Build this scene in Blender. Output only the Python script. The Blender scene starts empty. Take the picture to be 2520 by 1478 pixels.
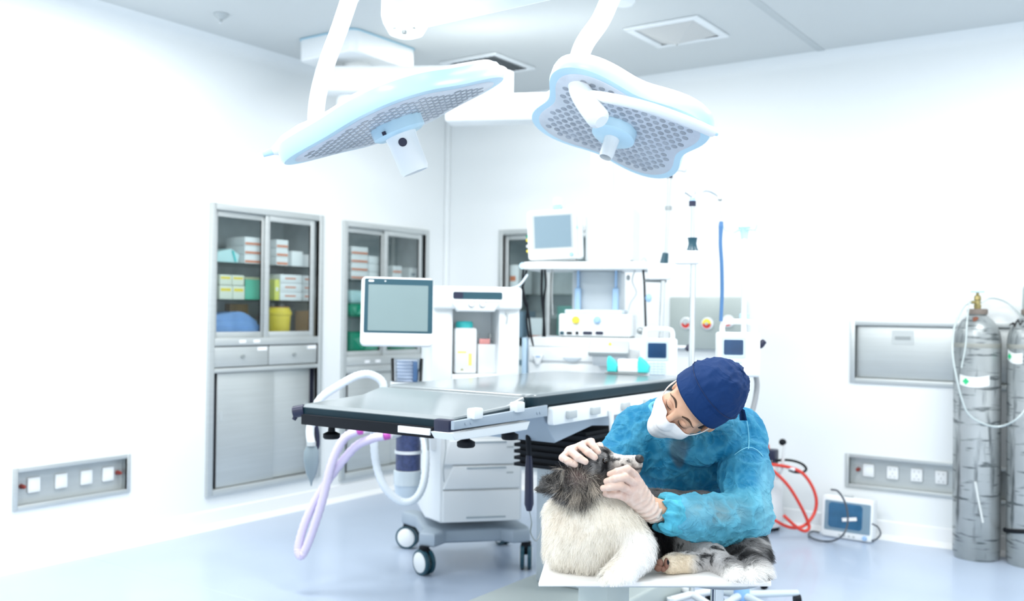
import bpy, bmesh, math, random
import numpy as np
from mathutils import Vector, Matrix, noise
random.seed(7); np.random.seed(7)
S = bpy.context.scene
COL = S.collection
V = Vector
PI = math.pi

# ------------------------------------------------------------------ camera
IW, IH, FPX = 2520, 1478, 2374.0
CAM_O = V((4.713, -5.906, 1.3))
def cam_axes(yaw, pitch, roll):
    f0 = V((math.sin(yaw), math.cos(yaw), 0)); r0 = V((math.cos(yaw), -math.sin(yaw), 0)); u0 = V((0, 0, 1))
    f = f0*math.cos(pitch)+u0*math.sin(pitch); u = u0*math.cos(pitch)-f0*math.sin(pitch)
    return r0*math.cos(roll)+u*math.sin(roll), u*math.cos(roll)-r0*math.sin(roll), f
CR, CU, CF = cam_axes(-.6047, .01149, .01171)
def ray(x, y): return CF+CR*((x-IW/2)/FPX)-CU*((y-IH/2)/FPX)
def P(x, y, t): return CAM_O+ray(x, y)*t                     # a place seen at a pixel, t metres away
def onz(x, y, z): d = ray(x, y); return CAM_O+d*((z-CAM_O.z)/d.z)
def onx(x, y, X=0.): d = ray(x, y); return CAM_O+d*((X-CAM_O.x)/d.x)
def ony(x, y, Y=0.): d = ray(x, y); return CAM_O+d*((Y-CAM_O.y)/d.y)
def onl(x, y, M, ax, val):                                    # on a plane of a thing's own frame
    Mi = M.inverted(); o = Mi@CAM_O; d = Mi.to_3x3()@ray(x, y)
    return o+d*((val-o[ax])/d[ax])
def lerp(a, b, t): return a+(b-a)*t

# ------------------------------------------------------------------ materials
MATS = {}
def mat(name, col, rough=.5, metal=0., var=.04, scale=6., bump=0., bscale=80., spec=.5, emit=None, alpha=1., trans=0., stretch=None, sss=0., sheen=0., coat=0.):
    if name in MATS: return MATS[name]
    m = bpy.data.materials.new(name); m.use_nodes = True; nt = m.node_tree; N = nt.nodes; L = nt.links
    b = N['Principled BSDF']
    tc = N.new('ShaderNodeTexCoord'); mp = N.new('ShaderNodeMapping')
    if stretch: mp.inputs['Scale'].default_value = stretch
    L.new(tc.outputs['Object'], mp.inputs['Vector'])
    nz = N.new('ShaderNodeTexNoise'); nz.inputs['Scale'].default_value = scale; nz.inputs['Detail'].default_value = 4
    L.new(mp.outputs['Vector'], nz.inputs['Vector'])
    mx = N.new('ShaderNodeMix'); mx.data_type = 'RGBA'
    c = V(col[:3])
    mx.inputs['A'].default_value = (*[max(0, x*(1-var)) for x in c], 1); mx.inputs['B'].default_value = (*[min(1, x*(1+var)) for x in c], 1)
    L.new(nz.outputs['Fac'], mx.inputs['Factor']); L.new(mx.outputs['Result'], b.inputs['Base Color'])
    b.inputs['Roughness'].default_value = rough; b.inputs['Metallic'].default_value = metal
    b.inputs['Specular IOR Level'].default_value = spec
    b.inputs['Alpha'].default_value = alpha; b.inputs['Transmission Weight'].default_value = trans
    b.inputs['Subsurface Weight'].default_value = sss
    if sss: b.inputs['Subsurface Radius'].default_value = (.012, .005, .003); b.inputs['Subsurface Scale'].default_value = 1.
    b.inputs['Sheen Weight'].default_value = sheen; b.inputs['Coat Weight'].default_value = coat
    if emit: b.inputs['Emission Color'].default_value = (*emit[:3], 1); b.inputs['Emission Strength'].default_value = emit[3]
    if bump:
        n2 = N.new('ShaderNodeTexNoise'); n2.inputs['Scale'].default_value = bscale; n2.inputs['Detail'].default_value = 5
        L.new(mp.outputs['Vector'], n2.inputs['Vector'])
        bp = N.new('ShaderNodeBump'); bp.inputs['Strength'].default_value = bump; bp.inputs['Distance'].default_value = .01
        L.new(n2.outputs['Fac'], bp.inputs['Height']); L.new(bp.outputs['Normal'], b.inputs['Normal'])
    MATS[name] = m
    return m

def glass_mat(name, tint, refl=.06, rough=.03):
    m = bpy.data.materials.new(name); m.use_nodes = True; nt = m.node_tree; N = nt.nodes; L = nt.links
    N.remove(N['Principled BSDF']); out = N['Material Output']
    tr = N.new('ShaderNodeBsdfTransparent'); gl = N.new('ShaderNodeBsdfGlossy'); gl.inputs['Roughness'].default_value = rough
    nz = N.new('ShaderNodeTexNoise'); nz.inputs['Scale'].default_value = 3.; mx = N.new('ShaderNodeMix'); mx.data_type = 'RGBA'
    mx.inputs['A'].default_value = (*[c*.97 for c in tint], 1); mx.inputs['B'].default_value = (*tint, 1)
    L.new(nz.outputs['Fac'], mx.inputs['Factor']); L.new(mx.outputs['Result'], tr.inputs['Color'])
    fr = N.new('ShaderNodeFresnel'); fr.inputs['IOR'].default_value = 1.25
    sh = N.new('ShaderNodeMixShader'); L.new(fr.outputs['Fac'], sh.inputs['Fac']); L.new(tr.outputs['BSDF'], sh.inputs[1]); L.new(gl.outputs['BSDF'], sh.inputs[2])
    L.new(sh.outputs['Shader'], out.inputs['Surface']); MATS[name] = m; return m

# ------------------------------------------------------------------ things, parts
ROOT = {}
def mtx(loc, rz=0., R=None):
    M = Matrix.Rotation(rz, 4, 'Z') if R is None else R.to_4x4()
    M.translation = V(loc); return M
def axes(x, y, z, o):
    M = Matrix(((x[0], y[0], z[0]), (x[1], y[1], z[1]), (x[2], y[2], z[2]))).to_4x4(); M.translation = V(o); return M
def tag(o, label, cat, group=None, kind=None):
    o['label'] = label; o['category'] = cat
    if group: o['group'] = group
    if kind: o['kind'] = kind
    return o
def thing(name, label, cat, M=None, group=None):
    o = bpy.data.objects.new(name, None); COL.objects.link(o); o.empty_display_size = .05
    M = Matrix.Identity(4) if M is None else (M if isinstance(M, Matrix) else mtx(M))
    o.matrix_world = M; ROOT[o.name] = M
    return tag(o, label, cat, group)
def struct(o): o['kind'] = 'structure'; return o
def dup(root, M, label, group=None):
    r = root.copy(); COL.objects.link(r); r.matrix_world = M; ROOT[r.name] = M
    r['label'] = label
    if group: r['group'] = group
    for ch in list(root.children):
        c = ch.copy(); COL.objects.link(c); c.parent = r
        for g in list(ch.children):
            d = g.copy(); COL.objects.link(d); d.parent = c
    return r

class MB:
    """collects shapes into one mesh; world=True: given in room coordinates, else in the thing's own frame"""
    def __init__(s, world=True): s.bm = bmesh.new(); s.world = world; s.mi = 0
    def _mark(s, faces):
        for f in faces: f.material_index = s.mi
    def raw(s, vs, fs):
        b = [s.bm.verts.new(v) for v in vs]; out = []
        for f in fs:
            try: out.append(s.bm.faces.new([b[i] for i in f]))
            except ValueError: pass
        s._mark(out); return s
    def box(s, c, size, bev=0., M=None, seg=2):
        t = bmesh.new(); bmesh.ops.create_cube(t, size=1.)
        for v in t.verts: v.co = V((v.co.x*size[0], v.co.y*size[1], v.co.z*size[2]))
        if bev: bmesh.ops.bevel(t, geom=list(t.edges), offset=min(bev, min(size)*.49), segments=seg, affect='EDGES', profile=.5)
        for v in t.verts:
            p = v.co+V((0, 0, 0)); p = (M.to_3x3()@p if M is not None else p)+V(c); v.co = p
        s._merge(t); return s
    def bb(s, x0, x1, y0, y1, z0, z1, bev=0., seg=2):
        return s.box(((x0+x1)/2, (y0+y1)/2, (z0+z1)/2), (abs(x1-x0), abs(y1-y0), abs(z1-z0)), bev, None, seg)
    def _merge(s, t):
        t.verts.index_update(); b = [s.bm.verts.new(v.co) for v in t.verts]; out = []
        for f in t.faces:
            try: out.append(s.bm.faces.new([b[v.index] for v in f.verts]))
            except ValueError: pass
        s._mark(out); t.free()
    def frame(s, d):
        d = V(d).normalized(); a = V((0, 0, 1)) if abs(d.z) < .95 else V((1, 0, 0))
        x = a.cross(d).normalized(); return x, d.cross(x), d
    def cyl(s, p1, p2, r1, r2=None, n=24, cap=True):
        return s.tube([p1, p2], [r1, r1 if r2 is None else r2], n, cap)
    def tube(s, pts, r, n=12, cap=True, closed=False):
        pts = [V(p) for p in pts]; k = len(pts); rs = r if isinstance(r, (list, tuple)) else [r]*k
        vs, fs = [], []; px = None
        for i, p in enumerate(pts):
            if closed: d = pts[(i+1) % k]-pts[i-1]
            else: d = pts[min(i+1, k-1)]-pts[max(i-1, 0)]
            d = d.normalized() if d.length > 1e-9 else V((0, 0, 1))
            if px is None: px, _, _ = s.frame(d)
            px = px-d*px.dot(d)
            px = px.normalized() if px.length > 1e-6 else s.frame(d)[0]
            py = d.cross(px)
            for j in range(n):
                a = 2*PI*j/n; vs.append(p+(px*math.cos(a)+py*math.sin(a))*rs[i])
        for i in range(k if closed else k-1):
            q = (i+1) % k
            for j in range(n): fs.append((i*n+j, i*n+(j+1) % n, q*n+(j+1) % n, q*n+j))
        if cap and not closed: fs.append(tuple(range(n-1, -1, -1))); fs.append(tuple((k-1)*n+j for j in range(n)))
        return s.raw(vs, fs)
    def lathe(s, prof, o=(0, 0, 0), d=(0, 0, 1), n=32):
        x, y, z = s.frame(d); o = V(o); vs, fs = [], []; m = len(prof)
        for r, h in prof:
            for j in range(n):
                a = 2*PI*j/n; vs.append(o+z*h+(x*math.cos(a)+y*math.sin(a))*max(r, 1e-5))
        for i in range(m-1):
            for j in range(n): fs.append((i*n+j, i*n+(j+1) % n, (i+1)*n+(j+1) % n, (i+1)*n+j))
        if prof[0][0] > 1e-4: fs.append(tuple(range(n-1, -1, -1)))
        if prof[-1][0] > 1e-4: fs.append(tuple((m-1)*n+j for j in range(n)))
        return s.raw(vs, fs)
    def prism(s, poly, M, h0, h1, bev=0.):
        """polygon in the xy plane of M, from h0 to h1 along its z"""
        t = bmesh.new(); n = len(poly)
        a = [t.verts.new((p[0], p[1], h0)) for p in poly]; b = [t.verts.new((p[0], p[1], h1)) for p in poly]
        t.faces.new(a[::-1]); t.faces.new(b)
        for i in range(n): t.faces.new((a[i], a[(i+1) % n], b[(i+1) % n], b[i]))
        bmesh.ops.recalc_face_normals(t, faces=list(t.faces))
        if bev:
            ed = [e for e in t.edges if abs(e.verts[0].co.z-e.verts[1].co.z) < 1e-6]
            bmesh.ops.bevel(t, geom=ed, offset=bev, segments=3, affect='EDGES', profile=.5)
        for v in t.verts: v.co = M@v.co
        s._merge(t); return s
    def ell(s, c, rad, M=None, u=24, v=14):
        c = V(c); vs, fs = [], []
        for i in range(v+1):
            th = PI*i/v
            for j in range(u):
                a = 2*PI*j/u; p = V((rad[0]*math.sin(th)*math.cos(a), rad[1]*math.sin(th)*math.sin(a), rad[2]*math.cos(th)))
                vs.append((M.to_3x3()@p if M is not None else p)+c)
        for i in range(v):
            for j in range(u): fs.append((i*u+j, (i+1)*u+j, (i+1)*u+(j+1) % u, i*u+(j+1) % u))
        return s.raw(vs, fs)
    def build(s, name, m, parent=None, smooth=True, ang=38, clean=True):
        if clean:
            bmesh.ops.remove_doubles(s.bm, verts=list(s.bm.verts), dist=1e-5)
            bmesh.ops.recalc_face_normals(s.bm, faces=list(s.bm.faces))
        if parent is not None and s.world:
            Mi = ROOT[parent.name].inverted()
            for v in s.bm.verts: v.co = Mi@v.co
        me = bpy.data.meshes.new(name); s.bm.to_mesh(me); s.bm.free()
        for mm in (m if isinstance(m, (list, tuple)) else [m]): me.materials.append(mm)
        if smooth:
            me.shade_smooth(); me.set_sharp_from_angle(angle=math.radians(ang))
        o = bpy.data.objects.new(name, me); COL.objects.link(o)
        if parent is not None: o.parent = parent; ROOT[o.name] = ROOT[parent.name]
        else: ROOT[o.name] = Matrix.Identity(4)
        return o
def one(name, label, cat, mb, m, group=None, **k):
    """a thing that is a single mesh, its origin at its base"""
    bm = mb.bm; xs = [v.co.copy() for v in bm.verts]
    c = V(((min(p.x for p in xs)+max(p.x for p in xs))/2, (min(p.y for p in xs)+max(p.y for p in xs))/2, min(p.z for p in xs)))
    for v in bm.verts: v.co -= c
    o = mb.build(name, m, **k); o.location = c; ROOT[o.name] = Matrix.Translation(c)
    return tag(o, label, cat, group)
def rrect(x0, x1, y0, y1, r, n=5):
    out = []
    for cx, cy, a0 in ((x1-r, y1-r, 0), (x0+r, y1-r, 90), (x0+r, y0+r, 180), (x1-r, y0+r, 270)):
        for i in range(n+1):
            a = math.radians(a0+90*i/n); out.append((cx+r*math.cos(a), cy+r*math.sin(a)))
    return out
def spline(pts, n=8):
    """smooth path through points (Catmull-Rom)"""
    pts = [V(p) for p in pts]; q = [pts[0]*2-pts[1]]+pts+[pts[-1]*2-pts[-2]]; out = []
    for i in range(1, len(q)-2):
        for k in range(n):
            t = k/n; a, b, c, d = q[i-1], q[i], q[i+1], q[i+2]
            out.append(.5*((2*b)+(c-a)*t+(2*a-5*b+4*c-d)*t*t+(3*b-a-3*c+d)*t*t*t))
    return out+[pts[-1]]
XZ = Matrix(((1, 0, 0, 0), (0, 0, -1, 0), (0, 1, 0, 0), (0, 0, 0, 1)))   # poly (x,z) standing, its normal towards -y

# ------------------------------------------------------------------ the palette
WHITE = mat('white enamel', (.80, .84, .855), .42, var=.02)
WPLAST = mat('white plastic', (.80, .835, .85), .35, var=.02)
BLUEWHITE = mat('bluish white plastic', (.60, .70, .78), .35, var=.03)
STEEL = mat('brushed stainless steel', (.54, .575, .575), .36, .5, var=.10, scale=2., stretch=(1, 1, 30), bump=.015, bscale=60)
STEELD = mat('darker steel', (.34, .37, .375), .35, .6, var=.08, scale=3.)
CHROME = mat('chrome', (.62, .65, .66), .15, .85, var=.05)
BLACK = mat('black rubber', (.006, .008, .012), .55, var=.2, spec=.2)
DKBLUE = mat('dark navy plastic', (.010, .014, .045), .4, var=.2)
TEAL = mat('teal dark plastic', (.012, .065, .095), .35, var=.15)
DKIN = mat('steel cabinet inside', (.52, .58, .60), .5, .1, var=.25, scale=9)
VDARK = mat('unlit cabinet inside', (.01, .012, .03), .6, var=.3)
SCREEN = mat('switched off grey screen', (.20, .275, .285), .22, var=.05, scale=3)
SCREENB = mat('blue grey screen', (.20, .29, .35), .25, var=.06, scale=3)
GREY = mat('light grey plastic', (.46, .50, .51), .4, var=.05)
GREYB = mat('blue grey painted metal', (.36, .43, .50), .38, .15, var=.07)
LBLUE = mat('light blue plastic', (.33, .52, .78), .35, var=.05)
PALE = mat('pale cyan rim plastic', (.52, .74, .86), .28, var=.06)
AQUA = mat('turquoise plastic', (.05, .62, .62), .35, var=.08)
YEL = mat('yellow plastic', (.90, .72, .06), .4, var=.05)
RED = mat('red rubber', (.62, .035, .025), .4, var=.08)
ORANGE = mat('orange print', (.72, .25, .13), .6, var=.08)
GREEN = mat('green cloth wrap', (.0, .33, .19), .75, var=.35, scale=14, bump=.4, bscale=30)
BRASS = mat('worn brass', (.38, .32, .14), .35, .7, var=.25, scale=40)
# ================================================================== the room
HC = 2.9
def wall_mat(name, col, seams=None):
    m = mat(name, col, .45, var=.012, scale=1.5, bump=.02, bscale=120)
    return m
WALLM = wall_mat('white wall panel', (.80, .835, .845))
CEILM = mat('white ceiling paint', (.60, .635, .64), .6, var=.015, scale=1.)
FLOORM = mat('pale blue vinyl floor', (.43, .515, .645), .30, var=.05, scale=3., bump=.02, bscale=200, coat=.15)
SKIRT = mat('white coved skirting', (.84, .86, .87), .4, var=.01)

struct(MB().bb(-.4, 8.2, -9.5, .4, -.1, 0).build('floor', FLOORM, smooth=False))
struct(MB().bb(-.4, 8.2, -9.5, .4, HC, HC+.1).build('ceiling', CEILM, smooth=False))
def wall(name, axis, u0, u1, holes, m):
    """a wall plane with rectangular recesses cut through its thickness; u along the wall, z up"""
    us = sorted({u0, u1}|{h[0] for h in holes}|{h[1] for h in holes}); zs = sorted({0., HC}|{h[2] for h in holes}|{h[3] for h in holes})
    T = .4; mb = MB()
    def pt(u, d, z): return V((-d, u, z)) if axis == 'x' else V((u, d, z))
    for i in range(len(us)-1):
        for j in range(len(zs)-1):
            cu, cz = (us[i]+us[i+1])/2, (zs[j]+zs[j+1])/2
            if any(h[0] < cu < h[1] and h[2] < cz < h[3] for h in holes): continue
            for d in (0, T): mb.raw([pt(us[i], d, zs[j]), pt(us[i+1], d, zs[j]), pt(us[i+1], d, zs[j+1]), pt(us[i], d, zs[j+1])], [(0, 1, 2, 3)])
    for a, b, c, e in holes+[(u0, u1, 0., HC)]:
        for (p, q) in (((a, c), (b, c)), ((b, c), (b, e)), ((b, e), (a, e)), ((a, e), (a, c))):
            mb.raw([pt(p[0], 0, p[1]), pt(q[0], 0, q[1]), pt(q[0], T, q[1]), pt(p[0], T, p[1])], [(0, 1, 2, 3)])
    return struct(mb.build(name, m, smooth=False))
# openings: three glass cabinets, two socket strips, the steel hatch
CAB = [(-2.244, -1.330, .186, 1.925), (-1.143, -.230, .130, 1.912)]
SOCK_L = (-3.386, -2.742, .290, .500)
CAB3 = (.515, 1.425, .150, 1.910)
PAN = (3.097, 4.05, .900, 1.273); SOCK_R = (3.075, 4.05, .277, .478)
e = .012
wall('wall_left', 'x', -9.5, 0., [(a+e, b-e, c+e, d-e) for a, b, c, d in CAB+[SOCK_L]], WALLM)
wall('wall_back', 'y', -.4, 8.2, [(a+e, b-e, c+e, d-e) for a, b, c, d in [CAB3, PAN, SOCK_R]], WALLM)
# coved skirtings and the small cove under the ceiling
cove = [(0, 0), (.055, 0), (.03, .008), (.014, .026), (.01, .10), (0, .104)]
def run(name, axis, u0, u1, prof, m):
    mb = MB(); a = [(V((p[0], u0, p[1])), V((p[0], u1, p[1]))) if axis == 'x' else (V((u0, -p[0], p[1])), V((u1, -p[0], p[1]))) for p in prof]
    for i in range(len(a)):
        j = (i+1) % len(a); mb.raw([a[i][0], a[i][1], a[j][1], a[j][0]], [(0, 1, 2, 3)])
    mb.raw([q[0] for q in a], [tuple(range(len(a)))]); mb.raw([q[1] for q in a], [tuple(range(len(a)))])
    return struct(mb.build(name, m))
run('baseboard_left', 'x', -9.5, 0., cove, SKIRT); run('baseboard_back', 'y', 0., 8.2, cove, SKIRT)
tc = [(0, HC)]+[(.06-.06*math.sin(a), HC-.06+.06*math.cos(a)) for a in [PI/2*k/6 for k in range(7)]][::-1]
tc = [(0., HC), (0, HC-.07)]+[(.07*(1-math.cos(a)), HC-.07+.07*math.sin(a)) for a in [PI/2*k/6 for k in range(1, 7)]]
run('trim_1', 'x', -9.5, 0., tc, WALLM); run('trim_2', 'y', 0., 8.2, tc, WALLM)
# corner post between the wall panels, panel joints, ceiling joints, floor weld lines
struct(MB().bb(0, .035, -.035, 0, .1, HC-.06, .008).build('trim_3', WALLM))
CJ = mat('ceiling joint groove', (.52, .56, .57), .7)
for i, x in enumerate((2.93, 4.2)): struct(MB().bb(x-.022, x+.022, -9, -.07, HC-.004, HC+.002).build('trim_%d' % (10+i), CJ, smooth=False))
FJ = mat('floor weld line', (.47, .55, .68), .4)
struct(MB().bb(.06, 8, -3.012, -3.004, -.002, .0006).build('trim_12', FJ, smooth=False))
struct(MB().bb(2.2, 2.206, -9, -.06, -.002, .0006).build('trim_13', FJ, smooth=False))

# ------------------------------------------------------------------ camera and light
cd = bpy.data.cameras.new('camera'); co = bpy.data.objects.new('camera', cd); COL.objects.link(co)
co.matrix_world = axes(CR, CU, -CF, CAM_O)
cd.sensor_width = 36.; cd.lens = 36.*FPX/IW; cd.clip_start = .05
cd.dof.use_dof = True; cd.dof.focus_distance = 2.6; cd.dof.aperture_fstop = 2.6
S.camera = co
W = bpy.data.worlds.new('world'); S.world = W; W.use_nodes = True
W.node_tree.nodes['Background'].inputs['Color'].default_value = (.93, .985, 1., 1)
W.node_tree.nodes['Background'].inputs['Strength'].default_value = 1.55
def area(name, loc, sx, sy, power, tgt=None, col=(1., .99, .97)):
    l = bpy.data.lights.new(name, 'AREA'); l.shape = 'RECTANGLE'; l.size = sx; l.size_y = sy; l.energy = power; l.color = col
    o = bpy.data.objects.new(name, l); COL.objects.link(o); o.location = loc
    d = (V(tgt)-V(loc)) if tgt else V((0, 0, -1)); o.rotation_euler = d.to_track_quat('-Z', 'Y').to_euler(); return o
for k, (x, y) in enumerate(((1.3, -3.2), (3.3, -3.2), (1.4, -5.6), (3.9, -5.6), (4.6, -1.6), (1.6, -1.25))):
    area('added_ceiling_light', (x, y, 2.88), 1.2, .6, 46 if k < 5 else 20)  # added area lights without fixtures; the last one brightens the back corner
S.view_settings.view_transform = 'Standard'; S.view_settings.look = 'None'; S.view_settings.gamma = 1.; S.view_settings.use_curve_mapping = False
S.view_settings.exposure = .20

S.cycles.transparent_max_bounces = 32
# ================================================================== built-in cabinets
GLASS = glass_mat('cabinet glass', (.95, .98, .98))
LABELM = mat('white paper label', (.86, .88, .90), .7)
def cabinet(label, M, W_, H_, zs, gap=True):
    """local frame: x along the wall from 0, z up from the bottom edge, front towards -y"""
    t = thing('glass_cabinet', label, 'cabinet', M, 'built-in steel glass-door cabinets')
    f = .04; D = .36; g0, g1, d0, d1, l0, l1 = zs      # glass zone, drawers, lower doors
    b = MB(False); b.bb(.014, W_-.014, D-.01, D, .014, H_-.014)
    for x in (.014, W_-.024): b.bb(x, x+.01, .0, D, .014, H_-.014)
    for z in (.014, H_-.024, g0-.012, d0-.012): b.bb(.014, W_-.014, 0.004, D, z, z+.01)
    b.build('carcass', DKIN, t, smooth=False)
    b = MB(False); b.bb(.026, W_-.026, .03, D-.014, l0-.02, l1+.02); b.build('lower_shade_fill', VDARK, t, smooth=False)  # near-black box paints the shade inside, behind the lower doors
    b = MB(False)
    for x0, x1, z0, z1 in ((0, f, 0, H_), (W_-f, W_, 0, H_), (f, W_-f, H_-f, H_), (f, W_-f, 0, l0), (f, W_-f, d1, g0), (f, W_-f, l1, d0)):
        b.bb(x0, x1, -.022, .012, z0, z1, .004)
    b.build('frame', STEEL, t)
    b = MB(False)
    for z in (lerp(g0, g1, .305), lerp(g0, g1, .60)): b.bb(.026, W_-.026, .05, D-.014, z-.010, z)
    b.build('shelf', glass_mat('glass shelf', (.93, .97, .97)), t, smooth=False)
    mid = W_/2
    for k, (x0, x1, y) in enumerate(((f-.004, mid-.012, .008), (mid-.035, W_-f-.035, -.012))):
        s = .036
        b = MB(False)
        for a0, a1, z0, z1 in ((x0, x0+s, g0, g1), (x1-s, x1, g0, g1), (x0+s, x1-s, g0, g0+s), (x0+s, x1-s, g1-s, g1)): b.bb(a0, a1, y, y+.016, z0, z1, .003)
        dr = b.build('glass_door', STEEL, t)
        b = MB(False); b.bb(x0+s, x1-s, y+.006, y+.011, g0+s, g1-s); b.build('pane', GLASS, dr, smooth=False)
    if d1-d0 > .02:
        for k, (x0, x1) in enumerate(((f+.004, mid-.004), (mid+.004, W_-f-.004))):
            b = MB(False); b.bb(x0, x1, -.014, .2, d0+.006, d1-.006, .003); dr = b.build('drawer', STEEL, t)
            b = MB(False); b.cyl(((x0+x1)/2, -.014, (d0+d1)/2), ((x0+x1)/2, -.03, (d0+d1)/2), .009, .012, 14); b.build('knob', STEELD, dr)
            b = MB(False); b.bb(x1-.085, x1-.01, -.0155, -.0142, d1-.034, d1-.012); b.build('drawer_label', LABELM, dr, smooth=False)
    for k, (x0, x1, y) in enumerate(((f+.038, mid+.06, .0), (mid+.02, W_-f-.04, .014))):
        b = MB(False); b.bb(x0, x1, y, y+.012, l0+.004, l1-.004, .002); lo = b.build('sliding_door', STEEL, t)
        b = MB(False); hx = x0+.03 if k == 0 else x1-.03; b.prism(rrect(hx-.012, hx+.012, .44, .50, .01), XZ, -y+.0, -y+.003); b.build('finger_pull', GREY, lo)
    for x in (.24*W_, .36*W_):
        b = MB(False); b.bb(x, x+.05, -.0235, -.0222, d1+.016, d1+.034); b.build('shelf_label', LABELM, t, smooth=False)
    return t
R90 = PI/2
MC1 = mtx((0, CAB[0][0], CAB[0][2]), R90); MC2 = mtx((0, CAB[1][0], CAB[1][2]), R90); MC3 = mtx((CAB3[0], 0, CAB3[2]))
H1 = CAB[0][3]-CAB[0][2]; H2 = CAB[1][3]-CAB[1][2]; H3 = CAB3[3]-CAB3[2]
Z1 = (.935, H1-.04, .755, .888, .038, .728); Z2 = (.845, H2-.04, .78, .782, .05, .73); Z3 = (.62, H3-.04, .5, .502, .05, .45)
cabinet('recessed steel cabinet with two drawers, holding the yellow bin and blue drapes', MC1, .914, H1, Z1)
cabinet('recessed steel cabinet behind the large grey screen, holding green packs', MC2, .913, H2, Z2)
cabinet('recessed steel cabinet on the back wall, half hidden behind the pendant shelf', MC3, .91, H3, Z3)

CARD = mat('white carton', (.88, .92, .94), .6, var=.04, scale=20)
def carton_mat(name, base, stripe, freq):
    m = mat(name, base, .6); return m
KRAFT = mat('brown cardboard', (.50, .32, .16), .8, var=.08)
CYANP = mat('pale cyan wrap', (.55, .82, .84), .5, var=.08, scale=12)
YELW = mat('cream carton', (.80, .86, .74), .6)
DRAPE = mat('light blue folded cloth', (.22, .40, .74), .8, var=.25, scale=9)
GLOSSY = mat('clear plastic bottle', (.70, .76, .78), .2, var=.04)
def carton(M, x0, x1, y0, y1, z0, z1, label, group, base=None, deco='stripe', dm=None):
    dx = .075 if M is MC1 else .09 if M is MC2 else -.02; dx = min(dx, .882-x1); x0 += dx; x1 += dx
    y0 -= .03; y1 -= .03
    t = thing('supply_carton', label, 'box', M@Matrix.Translation(((x0+x1)/2, (y0+y1)/2, z0)), group)
    w, d, h = (x1-x0)/2, (y1-y0)/2, z1-z0
    b = MB(False); b.bb(-w, w, -d, d, 0, h, .003); b.build('carton_body', base or CARD, t)
    b = MB(False)
    if deco == 'stripe': b.bb(-w+.004, w-.004, -d-.001, -d+.001, .006, .02)
    elif deco == 'tab': b.bb(-w*.55, w*.45, -d-.001, -d+.001, h*.45, h*.62)
    elif deco == 'dots':
        for s in (-.45, .35): b.bb(w*s-.018, w*s+.018, -d-.001, -d+.001, h*.58, h*.80)
    b.build('printed_band', dm or ORANGE, t, smooth=False)
    return t
sh = lambda Z, k: lerp(Z[0], Z[1], (.01, .305, .60)[k])
G1, G2, G3 = 'cartons in the cabinet with drawers', 'cartons in the cabinet behind the grey screen', 'cartons in the back wall cabinet'
s2, s1, s0 = sh(Z1, 2), sh(Z1, 1), sh(Z1, 0)
# --- first cabinet: top shelf
for k in range(3):
    carton(MC1, .235, .435, .08, .26, s2+.001+k*.0555, s2+.055+k*.0555, 'orange-striped white carton, %s of three left of the stile' % ('bottom', 'middle', 'top')[k], G1)
    carton(MC1, .49, .59, .08, .26, s2+.001+k*.0555, s2+.055+k*.0555, 'narrow orange-striped white carton, %s of three right of the stile' % ('lowest', 'middle', 'uppermost')[k], G1)
t = thing('cyan_pack', 'slanted pale cyan pack at the left end of the top shelf', 'package', MC1@Matrix.Translation((.185, .12, s2+.001)))
b = MB(False); b.prism([(-.075, 0), (.085, 0), (.095, .05), (.03, .085), (-.07, .06)], XZ, -.06, .06, .004); b.build('wrap', CYANP, t)
b = MB(False); b.box((.05, -.064, .04), (.012, .004, .07), .0, Matrix.Rotation(-.35, 3, 'Y')); b.build('tape', AQUA, t)
carton(MC1, .62, .72, .08, .24, s2+.001, s2+.10, 'plain tall white carton in the middle of the right-hand pane, top shelf', G1, deco='none2')
carton(MC1, .76, .85, .10, .24, s2+.001, s2+.085, 'plain small white carton at the far right of the top shelf', G1, deco='none2')
# middle shelf
for k, (x0, x1, z0, z1, w) in enumerate(((.05, .145, 0, .085, 'bottom left'), (.15, .24, 0, .085, 'bottom right'), (.05, .14, .087, .15, 'top left'), (.145, .235, .087, .15, 'top right'))):
    carton(MC1, x0, x1, .08, .2, s1+.001+z0, s1+z1, 'cream carton with yellow print, %s of the block of four' % w, G1, YELW, 'dots', YEL)
t = thing('plastic_basket', 'green plastic basket beside the cream cartons', 'basket', MC1@Matrix.Translation((.405, .14, s1+.001)))
b = MB(False)
for x0, x1, y0, y1 in ((-.085, .085, -.08, -.075), (-.085, .085, .075, .08), (-.085, -.08, -.08, .08), (.08, .085, -.08, .08)): b.bb(x0, x1, y0, y1, 0, .13)
b.bb(-.085, .085, -.08, .08, 0, .005); b.build('tub', mat('green plastic', (.10, .52, .36), .45, var=.12), t)
b = MB(False); b.tube([(-.085, -.08, .133), (.085, -.08, .133), (.085, .08, .133), (-.085, .08, .133)], .008, 6, closed=True); b.build('rim', mat('olive trim', (.45, .5, .3), .5), t)
for k in range(3):
    carton(MC1, .535, .72, .09, .26, s1+.001+k*.057, s1+.0565+k*.057, 'red-lettered white carton, %s of the wide stack on the middle shelf behind the right pane' % ('bottom', 'middle', 'top')[k], G1, deco='tab')
    carton(MC1, .735, .81, .09, .26, s1+.001+k*.057, s1+.0565+k*.057, 'red-lettered white carton, %s of the narrow stack at the right end of the middle shelf' % ('bottom', 'middle', 'top')[k], G1, deco='tab')
carton(MC1, .49, .53, .09, .22, s1+.001, s1+.135, 'narrow yellow carton standing beside the centre stile', G1, mat('yellow carton', (.80, .82, .18), .6), 'tab', CARD)
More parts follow.
